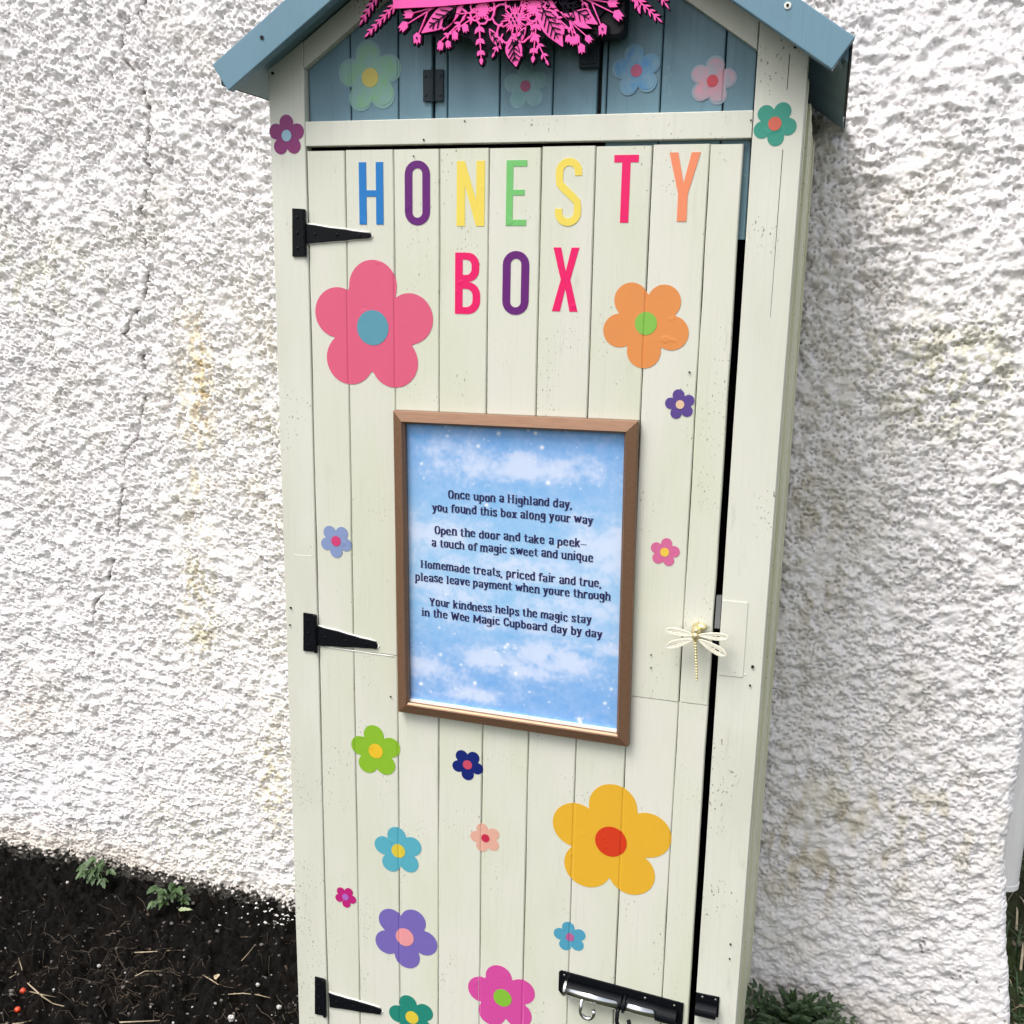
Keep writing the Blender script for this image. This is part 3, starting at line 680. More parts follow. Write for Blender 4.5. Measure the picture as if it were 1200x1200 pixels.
gse = seams[1:-1]
ST = [
 (336, 159, 21, 0, (146, 52, 120), (160, 200, 222), .27, 'plum flower sticker on the left post', 0., False, []),
 (434, 91, 36, -5, (128, 182, 140), (205, 190, 95), .27, 'pale green flower sticker on the blue gable', GY, True, gse),
 (616, 101, 25, -3, (112, 158, 160), (160, 75, 110), .24, 'faded teal flower sticker on the blue gable', GY, True, gse),
 (746, 83, 28, -8, (82, 145, 195), (190, 90, 125), .24, 'blue flower sticker on the blue gable', GY, True, gse),
 (835, 95, 27, 10, (205, 150, 165), (205, 75, 90), .25, 'pale pink flower sticker on the blue gable', GY, True, gse),
 (908, 145, 26, 30, (64, 160, 140), (225, 112, 92), .30, 'teal flower sticker on the right post', 0., False, []),
 (437, 384, 71, 3, (232, 100, 135), (95, 160, 180), .26, 'large rose pink flower sticker with blue centre', 0., False, None),
 (757, 379, 52, 36, (236, 152, 84), (140, 200, 85), .25, 'orange flower sticker with green centre', 0., False, None),
 (797, 474, 18, -12, (98, 74, 150), (240, 205, 170), .28, 'small violet flower sticker', 0., False, None),
 (394, 634, 18.5, 36, (142, 160, 205), (218, 70, 125), .30, 'small periwinkle flower sticker', 0., False, None),
 (779, 647, 17.5, 8, (222, 112, 160), (248, 208, 80), .30, 'small pink flower sticker with yellow centre', 0., False, None),
 (440.5, 880, 29.5, -4, (145, 195, 50), (245, 200, 50), .28, 'lime green flower sticker', 0., False, None),
 (548, 896, 18.5, 34, (16, 36, 118), (208, 78, 105), .29, 'navy flower sticker below the framed poem', 0., False, None),
 (467, 997, 28.5, -8, (92, 180, 200), (228, 205, 70), .28, 'sky blue flower sticker with yellow centre', 0., False, None),
 (569, 982, 18, -18, (235, 180, 160), (205, 45, 80), .27, 'small peach flower sticker', 0., False, None),
 (405, 1051, 12.5, 32, (196, 34, 125), (180, 110, 200), .30, 'tiny magenta flower sticker', 0., False, None),
 (474.5, 1098, 37.5, 27, (124, 108, 188), (242, 160, 165), .28, 'lavender flower sticker with pink centre', 0., False, None),
 (483, 1192, 27, -16, (36, 140, 122), (232, 208, 66), .28, 'teal green flower sticker near the lowest hinge', 0., False, None),
 (589, 1169, 41, -10, (220, 80, 165), (138, 198, 60), .26, 'bright pink flower sticker with lime centre', 0., False, None),
 (716, 986, 72, 0, (238, 184, 52), (220, 62, 28), .26, 'large amber flower sticker with red centre', 0., False, None),
 (668, 1098, 19.5, -10, (84, 166, 196), (190, 100, 155), .26, 'small sky blue flower sticker above the bolt', 0., False, None)]
for a in ST: sticker(*a)

# ------------------------------------------------------------------ framed poem
FY = -.019; oc = [xz(459, 481.5, FY), xz(747, 494, FY), xz(735.5, 877, FY), xz(465, 835.5, FY)]
ox0 = (oc[0][0]+oc[3][0])/2; ox1 = (oc[1][0]+oc[2][0])/2; oz1 = (oc[0][1]+oc[1][1])/2; oz0 = (oc[2][1]+oc[3][1])/2
print('frame', oc)
FW = .0185
FR = empty('framed_poem', ((ox0+ox1)/2, -.001, oz0)); tag(FR, 'bronze framed poem on a blue cloudy sky print hung on the cream door', 'framed sign')
def quad(a, b, c, d): return [a, b, c, d]
o_ = oc; cxm, czm = (ox0+ox1)/2, (oz0+oz1)/2
i_ = [(o_[0][0]+FW, o_[0][1]-FW), (o_[1][0]-FW, o_[1][1]-FW), (o_[2][0]-FW, o_[2][1]+FW), (o_[3][0]+FW, o_[3][1]+FW)]
for k in range(4):
    a, b = o_[k], o_[(k+1) % 4]; c, d = i_[(k+1) % 4], i_[k]
    def sh(p, q, f): return (p[0]+(q[0]-p[0])*f, p[1]+(q[1]-p[1])*f)
    mb = MB(); y0 = FY
    # moulded profile: outer edge, raised face, inner step
    prof = [(0, -.0008), (0, y0+.0055), (.06, y0+.0042), (.82, y0), (.88, y0+.0025), (1., y0+.0045), (1., -.0045)]
    v = []
    for s in (0, 1):
        for q, y in prof:
            p = sh(a, d, q) if s == 0 else sh(b, c, q); v.append((p[0], y, p[1]))
    n = len(prof); f = [(j, (j+1) % n, n+(j+1) % n, n+j) for j in range(n)]+[tuple(range(n)), tuple(range(2*n-1, n-1, -1))]
    mb.add(v, f).build('frame_rail', M['bronze'], FR)
# printed poster : colours computed as a print
PN = 260; PMY = -.0050
pw, ph = i_[1][0]-i_[0][0]+.004, i_[0][1]-i_[2][1]+.006; pnx = int(pw/.0013); pny = int(ph/.0013)
ux, uz = np.meshgrid(np.linspace(0, 1, pnx), np.linspace(0, 1, pny))
f1 = field(pny, pnx, .0013, .09, 1.6, 0, .7, 61); f2 = field(pny, pnx, .0013, .03, 1.3, 0, .6, 62); f3 = field(pny, pnx, .0013, .012, 1, 0, .5, 63)
cl = np.zeros_like(ux)
for (px, py, rx, rz, s) in ((.18, .90, .12, .06, .35), (.45, .855, .3, .035, .9), (.35, .87, .12, .04, .6), (.55, .88, .1, .04, .8), (.72, .86, .18, .04, .7), (.1, .62, .2, .06, .8), (.92, .62, .18, .09, .8), (.55, .52, .5, .05, .55), (.2, .42, .25, .05, .5), (.8, .40, .3, .05, .5), (.7, .22, .2, .05, .95), (.4, .19, .18, .035, .9), (.55, .16, .2, .03, .7), (.1, .13, .14, .045, .85), (.32, .05, .15, .03, .7), (.9, .27, .2, .03, .6), (.5, .33, .5, .04, .35)):
    cl = np.maximum(cl, s*np.exp(-(((ux-px)/rx)**2+((uz-py)/rz)**2)))
cl = np.clip(.24+cl*.85+.13*f1*(.35+cl)+.07*f2*(.5+cl)+.03*f3, 0, 1); cl = .75*sst(cl, -.2, 1.05)+.25*sst(cl+.03*f3, .3, .8)
deep = np.array(srgb(98, 158, 218)); light = np.array(srgb(206, 216, 238)); mid = np.array(srgb(138, 190, 226))
base = deep+(mid-deep)*sst(np.abs(uz-.52), .45, .05)[..., None]*.8+.0
pc = base*(1-cl[..., None]*.85)+light*cl[..., None]*.85
rs = np.random.default_rng(5)
for k in range(150):
    sxp, szp = rs.random(), rs.random()
    if .32 < szp < .78 and rs.random() < .7: continue
    big = rs.random() ** 3; r = .0010+.0022*big; g_ = np.exp(-(((ux-sxp)*pw)**2+((uz-szp)*ph)**2)/(r*r)); pc = pc+(np.array([1, 1, 1])*.95-pc)*np.clip(g_*(.45+.55*big), 0, 1)[..., None]
ix = ox0; PV = np.zeros((pny, pnx, 3))
for k_, arr in enumerate(((0, 1), )): pass
pa, pb, pcn, pd = [np.array(q) for q in (i_[3], i_[2], i_[1], i_[0])]; ex_ = .002
pa = pa+[-ex_, .0035]; pb = pb+[ex_, .0035]; pcn = pcn+[ex_, ex_]; pd = pd+[-ex_, ex_]
PP = ((1-ux)*(1-uz))[..., None]*pa+(ux*(1-uz))[..., None]*pb+(ux*uz)[..., None]*pcn+((1-ux)*uz)[..., None]*pd
PV[..., 0] = PP[..., 0]; PV[..., 1] = PMY; PV[..., 2] = PP[..., 1]
t = NT('printed_sky_poster'); M['poster'] = t.done(vattr(t), .35, spec=.3)
po = grid_mesh('poster', PV-np.array(FR.location), pny, pnx, M['poster'], pc, False); po.parent = FR
a, b = i_[3], i_[2]
MB().prism([(a[0], a[1]-.001), (b[0], b[1]-.001), (b[0], b[1]+.0035), (a[0], a[1]+.0035)], -.0095, -.0046).build('mount_edge', M['white_edge'], FR)
MB().prism([(o_[0][0]+.004, o_[0][1]-.004), (o_[1][0]-.004, o_[1][1]-.004), (o_[2][0]-.004, o_[2][1]+.004), (o_[3][0]+.004, o_[3][1]+.004)], -.0040, -.0008).build('backing_board', M['inside'], FR)
# ---- stroke lettering
def lp(l, r, b, t_, n=12):
    cx, cy, rx, ry = (l+r)/2, (b+t_)/2, (r-l)/2, (t_-b)/2; o = []
    for k in range(n+1):
        a = 2*math.pi*k/n; c_, s_ = math.cos(a), math.sin(a); o.append((cx+rx*math.copysign(abs(c_)**.8, c_), cy+ry*math.copysign(abs(s_)**.8, s_)))
    return o
def sf(x, y=.06, e=.07): return [(x-e, y), (x+e, y)]
arch = lambda x0, x1: [(x0, .72), ((x0+x1)/2, .94), (x1, .80), (x1, .06)]
GL = {
 'a': (.60, [[(.47, .80), (.47, .06), (.52, .06)], [(.13, .76), (.20, .94), (.38, .94), (.47, .80)], [(.47, .54), (.26, .52), (.13, .36), (.13, .22), (.24, .06), (.36, .08), (.47, .24)]]),
 'b': (.62, [[(.13, .06), (.13, 1.25)], sf(.08, 1.25, .05), [(.13, .76), (.32, .94), (.49, .74), (.49, .26), (.32, .06), (.13, .2)]]),
 'c': (.58, [[(.46, .72), (.40, .94), (.26, .94), (.13, .74), (.13, .26), (.27, .06), (.40, .06), (.48, .24)]]),
 'd': (.62, [[(.49, .06), (.49, 1.25)], sf(.44, 1.25, .05), [(.49, .76), (.30, .94), (.13, .74), (.13, .26), (.30, .06), (.49, .2)]]),
 'e': (.60, [[(.13, .50), (.47, .50), (.47, .74), (.32, .94), (.26, .94), (.13, .74), (.13, .26), (.26, .06), (.40, .06), (.49, .22)]]),
 'f': (.44, [[(.42, 1.08), (.34, 1.25), (.20, 1.12), (.20, .06)], [(.05, .88), (.36, .88)], sf(.20)]),
 'g': (.62, [lp(.13, .44, .20, .94), [(.49, .92), (.49, -.16), (.36, -.30), (.18, -.30), (.12, -.16)]]),
 'h': (.64, [[(.13, .06), (.13, 1.25)], sf(.08, 1.25, .05), arch(.13, .50), sf(.13), sf(.50)]),
 'i': (.34, [[(.17, .06), (.17, .92)], sf(.17), sf(.13, .92, .05), [(.17, 1.20), (.17, 1.26)]]),
 'k': (.62, [[(.13, .06), (.13, 1.25)], sf(.13), [(.18, .44), (.46, .92)], [(.26, .54), (.48, .06)], sf(.46, .92, .05)]),
 'l': (.34, [[(.17, .06), (.17, 1.25)], sf(.17), sf(.12, 1.25, .05)]),
 'm': (.94, [[(.13, .06), (.13, .92)], arch(.13, .46), arch(.46, .80), sf(.13), sf(.46, .06, .04), sf(.80)]),
 'n': (.64, [[(.13, .06), (.13, .92)], arch(.13, .50), sf(.13), sf(.50)]),
 'o': (.62, [lp(.13, .49, .06, .94)]),
 'p': (.62, [[(.13, -.32), (.13, .92)], sf(.13, -.32), [(.13, .76), (.32, .94), (.49, .74), (.49, .26), (.32, .06), (.13, .2)]]),
 'q': (.62, [[(.49, -.32), (.49, .92)], sf(.49, -.32), [(.49, .76), (.30, .94), (.13, .74), (.13, .26), (.30, .06), (.49, .2)]]),
 'r': (.50, [[(.13, .06), (.13, .92)], sf(.15, .06, .09), [(.13, .66), (.26, .92), (.40, .90), (.40, .76)]]),
 's': (.56, [[(.42, .74), (.38, .94), (.20, .94), (.13, .76), (.18, .60), (.38, .44), (.44, .28), (.38, .06), (.18, .06), (.12, .26)]]),
 't': (.46, [[(.20, 1.16), (.20, .22), (.28, .06), (.40, .10)], [(.05, .88), (.38, .88)]]),
 'u': (.64, [[(.13, .92), (.13, .26), (.26, .06), (.40, .10), (.50, .26)], [(.50, .06), (.50, .92)], sf(.09, .92, .05), sf(.46, .92, .05), sf(.54, .06, .04)]),
 'v': (.60, [[(.12, .92), (.30, .08), (.48, .92)], sf(.12, .92), sf(.48, .92)]),
 'w': (.88, [[(.12, .92), (.27, .08), (.44, .80), (.60, .08), (.76, .92)], sf(.12, .92), sf(.76, .92)]),
 'x': (.60, [[(.13, .92), (.47, .06)], [(.47, .92), (.13, .06)], sf(.13), sf(.47), sf(.13, .92), sf(.47, .92)]),
 'y': (.60, [[(.12, .92), (.31, .14)], [(.49, .92), (.27, -.16), (.12, -.30)], sf(.12, .92), sf(.49, .92)]),
 'O': (.74, [lp(.13, .61, .06, 1.24)]),
 'H': (.78, [[(.14, .06), (.14, 1.22)], [(.62, .06), (.62, 1.22)], [(.14, .66), (.62, .66)], sf(.14), sf(.62), sf(.14, 1.22), sf(.62, 1.22)]),
 'Y': (.70, [[(.12, 1.22), (.34, .60), (.34, .06)], [(.57, 1.22), (.34, .60)], sf(.34), sf(.13, 1.22), sf(.56, 1.22)]),
 'W': (1.0, [[(.12, 1.22), (.30, .08), (.50, 1.05), (.69, .08), (.88, 1.22)], sf(.12, 1.22), sf(.88, 1.22)]),
 'M': (.96, [[(.14, .06), (.14, 1.22), (.47, .30), (.81, 1.22), (.81, .06)], sf(.14), sf(.81)]),
 'C': (.68, [[(.55, .92), (.50, 1.20), (.34, 1.24), (.13, .98), (.13, .32), (.34, .06), (.48, .10), (.57, .36)]]),
 ',': (.26, [[(.12, .10), (.08, -.14)]]), '\u2014': (.62, [[(.06, .46), (.56, .46)]]), ' ': (.34, [])}
def text_line(s, p0, p1, xh):
    (xa, za), (xb, zb) = xz(*p0, PMY-.0006), xz(*p1, PMY-.0006)
    wtot = sum(GL[c][0] for c in s); k = (xb-xa)/wtot; dz = (zb-za)/(xb-xa); mb = MB(); x = 0
    A_, B_ = .090, .034
    for c in s:
        wd, lines = GL[c]
        bx = random.uniform(-.025, .025); by = random.uniform(-.07, .07); sc_ = random.uniform(.94, 1.06)
        hexs = []
        for L_ in lines:
            for (x1, y1), (x2, y2) in zip(L_[:-1], L_[1:]):
                if x2 < x1: x1, y1, x2, y2 = x2, y2, x1, y1
                if y2 >= y1: q = [(x1-A_, y1-B_), (x1+A_, y1-B_), (x2+A_, y2-B_), (x2+A_, y2+B_), (x2-A_, y2+B_), (x1-A_, y1+B_)]
                else: q = [(x1-A_, y1-B_), (x2-A_, y2-B_), (x2+A_, y2-B_), (x2+A_, y2+B_), (x1+A_, y1+B_), (x1-A_, y1+B_)]
                hexs.append(q)
        for n_, q in enumerate(hexs):
            v = [(xa+(x+bx+a)*k, PMY-.0006-.00002*n_, za+(x+a)*k*dz+(b*sc_+by)*xh) for a, b in q]
            mb.add(v, [tuple(range(len(v)))])
        x += wd
    o = mb.build('text_line', M['ink'], FR, recalc=False); o['label'] = 'line of the poem reading %s' % s.replace('\u2014', '')
for s, p0, p1 in (("Once upon a Highland day,", (524.5, 584), (670.5, 596)), ("you found this box along your way", (506, 599), (695, 614.5)),
    ("Open the door and take a peek\u2014", (508.5, 625.5), (687, 642)), ("a touch of magic sweet and unique", (505.5, 640.5), (695, 658.5)),
    ("Homemade treats, priced fair and true,", (493, 665.5), (705, 689)), ("please leave payment when youre through", (486.5, 680), (716, 704.5)),
    ("Your kindness helps the magic stay", (503, 709.5), (693, 731.5)), ("in the Wee Magic Cupboard day by day", (494, 721.5), (705.5, 748))):
    text_line(s, p0, p1, .0102)

# ------------------------------------------------------------------ pink floral sign
SY = -.030
xm_ = (xz(428, 46, SY)[0]+xz(777, 27, SY)[0])/2
FS = empty('floral_sign', (xm_, SY+.01, xz(604, 0, SY)[1])); tag(FS, 'hot pink cut out floral sign on dark backing hung on the blue gable', 'sign')
def sp(p): return xz(p[0], p[1], SY)
def mir(poly): return [(2*xm_-x, z) for x, z in poly][::-1]
GROW = []
def grow(poly, g=.0028):
    cx = sum(p[0] for p in poly)/len(poly); cz = sum(p[1] for p in poly)/len(poly)
    return [(cx+(x-cx)*(1+g/max(math.hypot(x-cx, z-cz), .002)), cz+(z-cz)*(1+g/max(math.hypot(x-cx, z-cz), .002))) for x, z in poly]
def leafpoly(a, b, w, n=7):
    ax, az = a; bx, bz = b; dx, dz = bx-ax, bz-az; l = math.hypot(dx, dz); nx_, nz_ = -dz/l, dx/l; up = []; dn = []
    for k in range(n+1):
        q = k/n; h_ = w*math.sin(math.pi*min(1, q**.85))*(1 if q < .95 else .5); h_ = max(h_, w*.04)
        up.append((ax+dx*q+nx_*h_, az+dz*q+nz_*h_)); dn.append((ax+dx*q-nx_*h_, az+dz*q-nz_*h_))
    return up+dn[::-1]
def line(a, b, w): return leafline(a, b, w)
def leafline(a, b, w):
    dx, dz = b[0]-a[0], b[1]-a[1]; l = math.hypot(dx, dz) or 1; nx_, nz_ = -dz/l*w, dx/l*w
    return [(a[0]+nx_, a[1]+nz_), (b[0]+nx_*.7, b[1]+nz_*.7), (b[0]-nx_*.7, b[1]-nz_*.7), (a[0]-nx_, a[1]-nz_)]
def motif(name, polys, dark=(), both=True, g=.0028):
    for m in ((0, 1) if both else (0,)):
        mb = MB()
        for k, p in enumerate(polys):
            q = mir(p) if m else p; mb.prism(q, SY-.003-.00004*(k % 9), SY, 0); GROW.append(grow(q, g))
        for k, p in enumerate(dark):
            q = mir(p) if m else p; mb.prism(q, SY-.0044-.00004*(k % 9), SY-.0026, 1)
        mb.build(name, [M['pink_board'], M['dark_board']], FS)
def frond(a, b, n, ll, lw, fold=.55):
    A_, B_ = sp(a), sp(b); dx, dz = B_[0]-A_[0], B_[1]-A_[1]; l = math.hypot(dx, dz); ux_, uz_ = dx/l, dz/l; o = [leafline(A_, B_, .0009)]
    for k in range(n):
        q = (k+.4)/n; c = (A_[0]+dx*q, A_[1]+dz*q); s = ll*(1-.35*q)
        for sg in (-1, 1):
            ex, ez = ux_*math.cos(fold)-sg*uz_*math.sin(fold), uz_*math.cos(fold)+sg*ux_*math.sin(fold)
            o.append(leafpoly(c, (c[0]+ex*s, c[1]+ez*s), lw, 4))
    o.append(leafpoly(B_, (B_[0]+ux_*ll*.8, B_[1]+uz_*ll*.8), lw, 4)); return o
motif('frond', frond((456, -28), (427, 22), 7, .014, .0012), g=.0018)
motif('frond', frond((466, 4), (434, 38), 6, .0125, .0012), g=.0018)
def bud(c, d, s=1.):
    C_ = sp(c); a = math.atan2(-d[1], d[0]); R_ = lambda r, t_: (C_[0]+r*s*math.cos(a+t_), C_[1]+r*s*math.sin(a+t_))
    return [[R_(.007, math.pi), R_(.0062, 2.1), R_(.0062, .9), R_(.0085, .55), R_(.005, .28), R_(.0092, 0), R_(.005, -.28), R_(.0085, -.55), R_(.0062, -.9), R_(.0062, -2.1)]]
for c, d, st, h_ in (((480, 17), (-1, .1), (510, 9), 0), ((474, 31), (-.7, .7), (508, 10), 0), ((489.5, 45), (0, 1), (502, 14), 1), ((470, -8), (-1, .3), (500, -4), 0)):
    cc = sp(c)
    motif('bud', bud(c, d)+[leafline(sp(st), cc, .0008)], [[(cc[0]+.0014*math.cos(i), cc[1]+.0014*math.sin(i)) for i in range(0, 6)]] if h_ else ())
def leaf(a, b, w, veins=4, name='leaf', both=True):
    A_, B_ = sp(a), sp(b); dk = []
    mid = (A_[0]+(B_[0]-A_[0])*.82, A_[1]+(B_[1]-A_[1])*.82); dk.append(leafline((A_[0]+(B_[0]-A_[0])*.12, A_[1]+(B_[1]-A_[1])*.12), mid, .0007))
    dx, dz = B_[0]-A_[0], B_[1]-A_[1]; l = math.hypot(dx, dz); u_ = (dx/l, dz/l)
    for k in range(veins):
        q = .2+.5*k/max(veins-1, 1); c = (A_[0]+dx*q, A_[1]+dz*q); s = w*.95*math.sin(math.pi*(q+.12))
        for sg in (-1, 1):
            e = (c[0]+u_[0]*s*.8-sg*u_[1]*s*.75, c[1]+u_[1]*s*.8+sg*u_[0]*s*.75); dk.append(leafline(c, e, .0007))
    motif(name, [leafpoly(A_, B_, w, 9)], dk, both)
leaf((545, 2), (495, 39), .0135, 5)
leaf((520, 36), (537, 6), .0060, 3)
leaf((574, 34), (588, 58), .0050, 3)
leaf((632, 2), (660, 55), .0135, 5, both=False)
leaf((600.5, 42), (605.5, 78.5), .0115, 4, both=False)
leaf((628, -4), (690, 9), .0125, 5, both=False)
# sprigs
def sprig(a, b, n, ll, lw): return frond(a, b, n, ll, lw, .7)
motif('sprig', sprig((562, 26), (564.5, 68), 3, .0115, .0026))
motif('sprig', sprig((545, 22), (518, 48), 2, .009, .0015)+bud((517, 54), (-.2, 1), .8)[:1]+bud((526, 52), (.2, 1), .7)[:1])
motif('sprig', sprig((560, 18), (531, 38), 2, .009, .0014)+bud((534, 42), (0, 1), .8)[:1])
motif('sprig', [leafline(sp((560, 15)), sp((535, 17)), .0008), leafpoly(sp((549, 16)), sp((540, 9)), .0014), leafpoly(sp((547, 17)), sp((541, 25)), .0014)]+bud((546, 33), (.2, 1), .8)[:1])
motif('sprig', sprig((590, 40), (580, 62), 2, .009, .0015))
motif('sprig', sprig((624, 36), (640, 70), 3, .011, .0016), both=False)
motif('sprig', [leafline(sp((660, 18)), sp((688, 43)), .0008), leafline(sp((669, 26)), sp((681, 54)), .0008), leafline(sp((668, 25)), sp((672, 44)), .0008), leafpoly(sp((660, 17)), sp((678, 20)), .003), leafpoly(sp((672, 26)), sp((694, 34)), .0032)]+bud((672, 48), (0, 1), .75)+bud((682, 57), (.1, 1), .85)+bud((690, 46), (.6, .6), .75), both=False)
motif('sprig', frond((682, 0), (693, 22), 3, .009, .0012), both=False)
motif('sprig', frond((740, -20), (748, 8), 3, .012, .0018), both=False)
# flowers with outlined petals
def ring_flower(c, Rp, rc, rot, npet=5, holes=False):
    C_ = sp(c); k = abs(sp((c[0]+1, c[1]))[0]-C_[0]); R_, r_ = Rp*k, rc*k; pol = []; dk = []
    pol.append([(C_[0]+r_*math.cos(i*math.pi/8), C_[1]+r_*math.sin(i*math.pi/8)) for i in range(16)])
    for i in range(npet):
        ph = math.radians(rot)+2*math.pi*i/npet; pc_ = (C_[0]+R_*.60*math.cos(ph), C_[1]+R_*.60*math.sin(ph)); rr = R_*.42; prev = None
        for j in range(9):
            th = ph-math.radians(118)+math.radians(236)*j/8; q = (pc_[0]+rr*math.cos(th), pc_[1]+rr*math.sin(th)*1.0)
            if j == 4: q = (pc_[0]+rr*.85*math.cos(th), pc_[1]+rr*.85*math.sin(th))
            if prev: pol.append(leafline(prev, q, .0013))
            prev = q
        for j in range(5):
            th = ph+math.radians(-24+12*j); ln = R_*(.62 if j % 2 == 0 else .5)
            pol.append(leafpoly((C_[0]+r_*.8*math.cos(th), C_[1]+r_*.8*math.sin(th)), (C_[0]+ln*math.cos(th), C_[1]+ln*math.sin(th)), .0010, 3))
    if holes:
        for i in range(6):
            h_ = (C_[0]+(r_*.55*math.cos(i*math.pi/3) if i else 0), C_[1]+(r_*.55*math.sin(i*math.pi/3) if i else 0)); dk.append([(h_[0]+.0012*math.cos(a), h_[1]+.0016*math.sin(a)) for a in range(6)])
    GROW.append([(C_[0]+R_*1.05*math.cos(i*math.pi/10), C_[1]+R_*1.05*math.sin(i*math.pi/10)) for i in range(20)])
    return pol, dk
pp, dk = ring_flower((604, 23), 27, 8, 90, 5, True); motif('flower', pp, dk, both=False, g=.001)
pp, dk = ring_flower((566, 12), 15, 6, 90, 6); motif('flower', pp, dk, g=.001)
# banner
bl = [sp((463.5, 11.3)), sp((510, 9.2)), sp((556, 5.3)), sp((585, 2.5)), (xm_, sp((598, 1.6))[1])]
top = [(xm_, bl[0][1]+.085), (sp((456, 0))[0], bl[0][1]+.080)]
half = bl+top; full = bl[:-1]+[(xm_, bl[-1][1])]+mir(bl[:-1])+[(2*xm_-top[1][0], top[1][1]), top[0], top[1]]
MB().prism(full, SY-.0065, SY-.0036).build('banner', M['pink_board'], FS); 
for m in (0, 1):                                 # spray of leaves above the banner
    for (a, b) in (((.03, .085), (.05, .125)), ((.08, .08), (.12, .115)), ((.12, .06), (.165, .08))):
        q = leafpoly((xm_-a[0], bl[0][1]+a[1]), (xm_-b[0], bl[0][1]+b[1]), .012)
        if m: q = mir(q)
        MB().prism(q, SY-.003, SY).build('leaf', M['pink_board'], FS); GROW.append(grow(q))
blob_ = [sp(p) for p in ((466, -6), (470, 15), (486, 22), (500, 37), (512, 44), (524, 47), (540, 42), (552, 46), (562, 60), (572, 58), (584, 50))]+[(xm_, sp((598, 60))[1])]
fullb = blob_+mir(blob_[:-1]); mb = MB(); zt_ = bl[0][1]+.082
mb.prism(blob_[:-1]+[(xm_, blob_[-1][1])]+mir(blob_[:-1])+[(2*xm_-blob_[0][0], zt_), (blob_[0][0], zt_)], SY+.0006, SY+.004)
for k, q in enumerate(GROW): mb.prism(q, SY+.0004-.00003*(k % 17), SY+.0045)
mb.build('backing', M['dark_board'], FS)
# the lamp case tucked behind the sign
(cx0, cz1), (cx1, cz0) = xz(696, -40, -.018), xz(732.5, 43.5, -.018)
rr = rrect(cx0, cx1, cz0, cz1, .010, 5)
LCASE = MB().prism(rr, -.025, .004).build('black_case', M['black_plastic'], bevel=.003, org=((cx0+cx1)/2, 0, cz0)); tag(LCASE, 'small rounded black case half hidden behind the pink floral sign', 'case')

# ------------------------------------------------------------------ plants, litter, stones
t = NT('weed_leaf_green'); M['leaf'] = t.done(t.mix(t.ramp(t.noise(70, rnd=True), .3, .7), (.020, .052, .012), (.055, .105, .028)), .5, t.bump(t.noise(300), .4, .001))
t = NT('dark_leaf_green'); M['leaf_d'] = t.done(t.mix(t.ramp(t.noise(60, rnd=True), .3, .7), (.018, .045, .015), (.055, .10, .035)), .5)
t = NT('pale_leaf_green'); M['leaf_p'] = t.done(t.mix(t.ramp(t.noise(70), .3, .7), (.22, .28, .14), (.35, .40, .22)), .5)
t = NT('dry_straw'); M['straw'] = t.done(t.mix(t.ramp(t.noise(120, rnd=True), .3, .7), (.30, .23, .14), (.48, .40, .28)), .6)
t = NT('dry_brown_root'); M['root'] = t.done(t.mix(t.ramp(t.noise(120, rnd=True), .3, .7), (.03, .020, .013), (.085, .058, .036)), .7)
t = NT('pale_grit'); M['grit'] = t.done(t.mix(t.ramp(t.noise(200, rnd=True), .3, .7), (.28, .27, .26), (.62, .61, .60)), .7, t.bump(t.noise(400), .4, .001))
t = NT('grey_grit'); M['grit2'] = t.done(t.mix(t.ramp(t.noise(200, rnd=True), .3, .7), (.06, .055, .05), (.16, .14, .13)), .7)
t = NT('rotting_leaf_brown'); M['litter'] = t.done(t.mix(t.ramp(t.noise(50), .3, .7), (.012, .008, .005), (.06, .035, .02)), .6)
M['berry'] = flat('orange_red_berry', (.80, .07, .02), .35, 0, .2)
def lobed(base, d, up, size, width, cup=.25, lobes=2):
    "a small lobed leaf with a folded midrib; d direction, up normal-ish"
    d = d.normalized(); sd_ = d.cross(up).normalized(); n_ = sd_.cross(d).normalized()
    prof = [(0, .02), (.12, .30), (.25, .48), (.34, .34), (.48, .42), (.60, .26), (.74, .30), (.88, .14), (1, .0)]
    v = []; f = []
    for q, w_ in prof:
        c = base+d*size*q-n_*size*.22*q*q
        v += [c+sd_*w_*width+n_*abs(w_)*width*cup, c, c-sd_*w_*width+n_*abs(w_)*width*cup]
    for k in range(len(prof)-1):
        a = 3*k; f += [(a, a+1, a+4, a+3), (a+1, a+2, a+5, a+4)]
    return v, f
def weed(name, loc, n, size, spread, mat, label, cat, seed, group=None, face=None, hgt=.05):
    random.seed(seed); R0 = empty(name, loc); tag(R0, label, cat, group)
    st = MB()
    for k in range(n):
        az = random.uniform(-math.pi, 0) if face is None else random.uniform(*face); el = random.uniform(.35, 1.35)
        d = Vector((math.cos(az)*math.cos(el), math.sin(az)*math.cos(el), math.sin(el))); ln = spread*random.uniform(.5, 1)
        tip = Vector(loc)+d*ln+Vector((0, 0, -.004)); mid = Vector(loc)+d*ln*.5+Vector((0, 0, .008)); st.tube([Vector(loc), mid, tip], [.0011, .0009, .0007], 5)
        ld = Vector((d.x, d.y, -.15+random.uniform(-.3, .3)))
        s = size*random.uniform(.65, 1.15); m = MB()
        for off, k2 in ((0, 1.), (1.1, .7), (-1.1, .7)):
            c_, s_ = math.cos(off), math.sin(off); dd = Vector((ld.x*c_-ld.y*s_, ld.x*s_+ld.y*c_, ld.z)); v, f = lobed(tip, dd, Vector((random.uniform(-.3, .3), -.5+random.uniform(-.2, .2), 1)), s*k2, s*k2*.62)
            m.add(v, f)
        m.build('leaf', mat, R0, recalc=False)
    st.build('stem', mat, R0)
    return R0
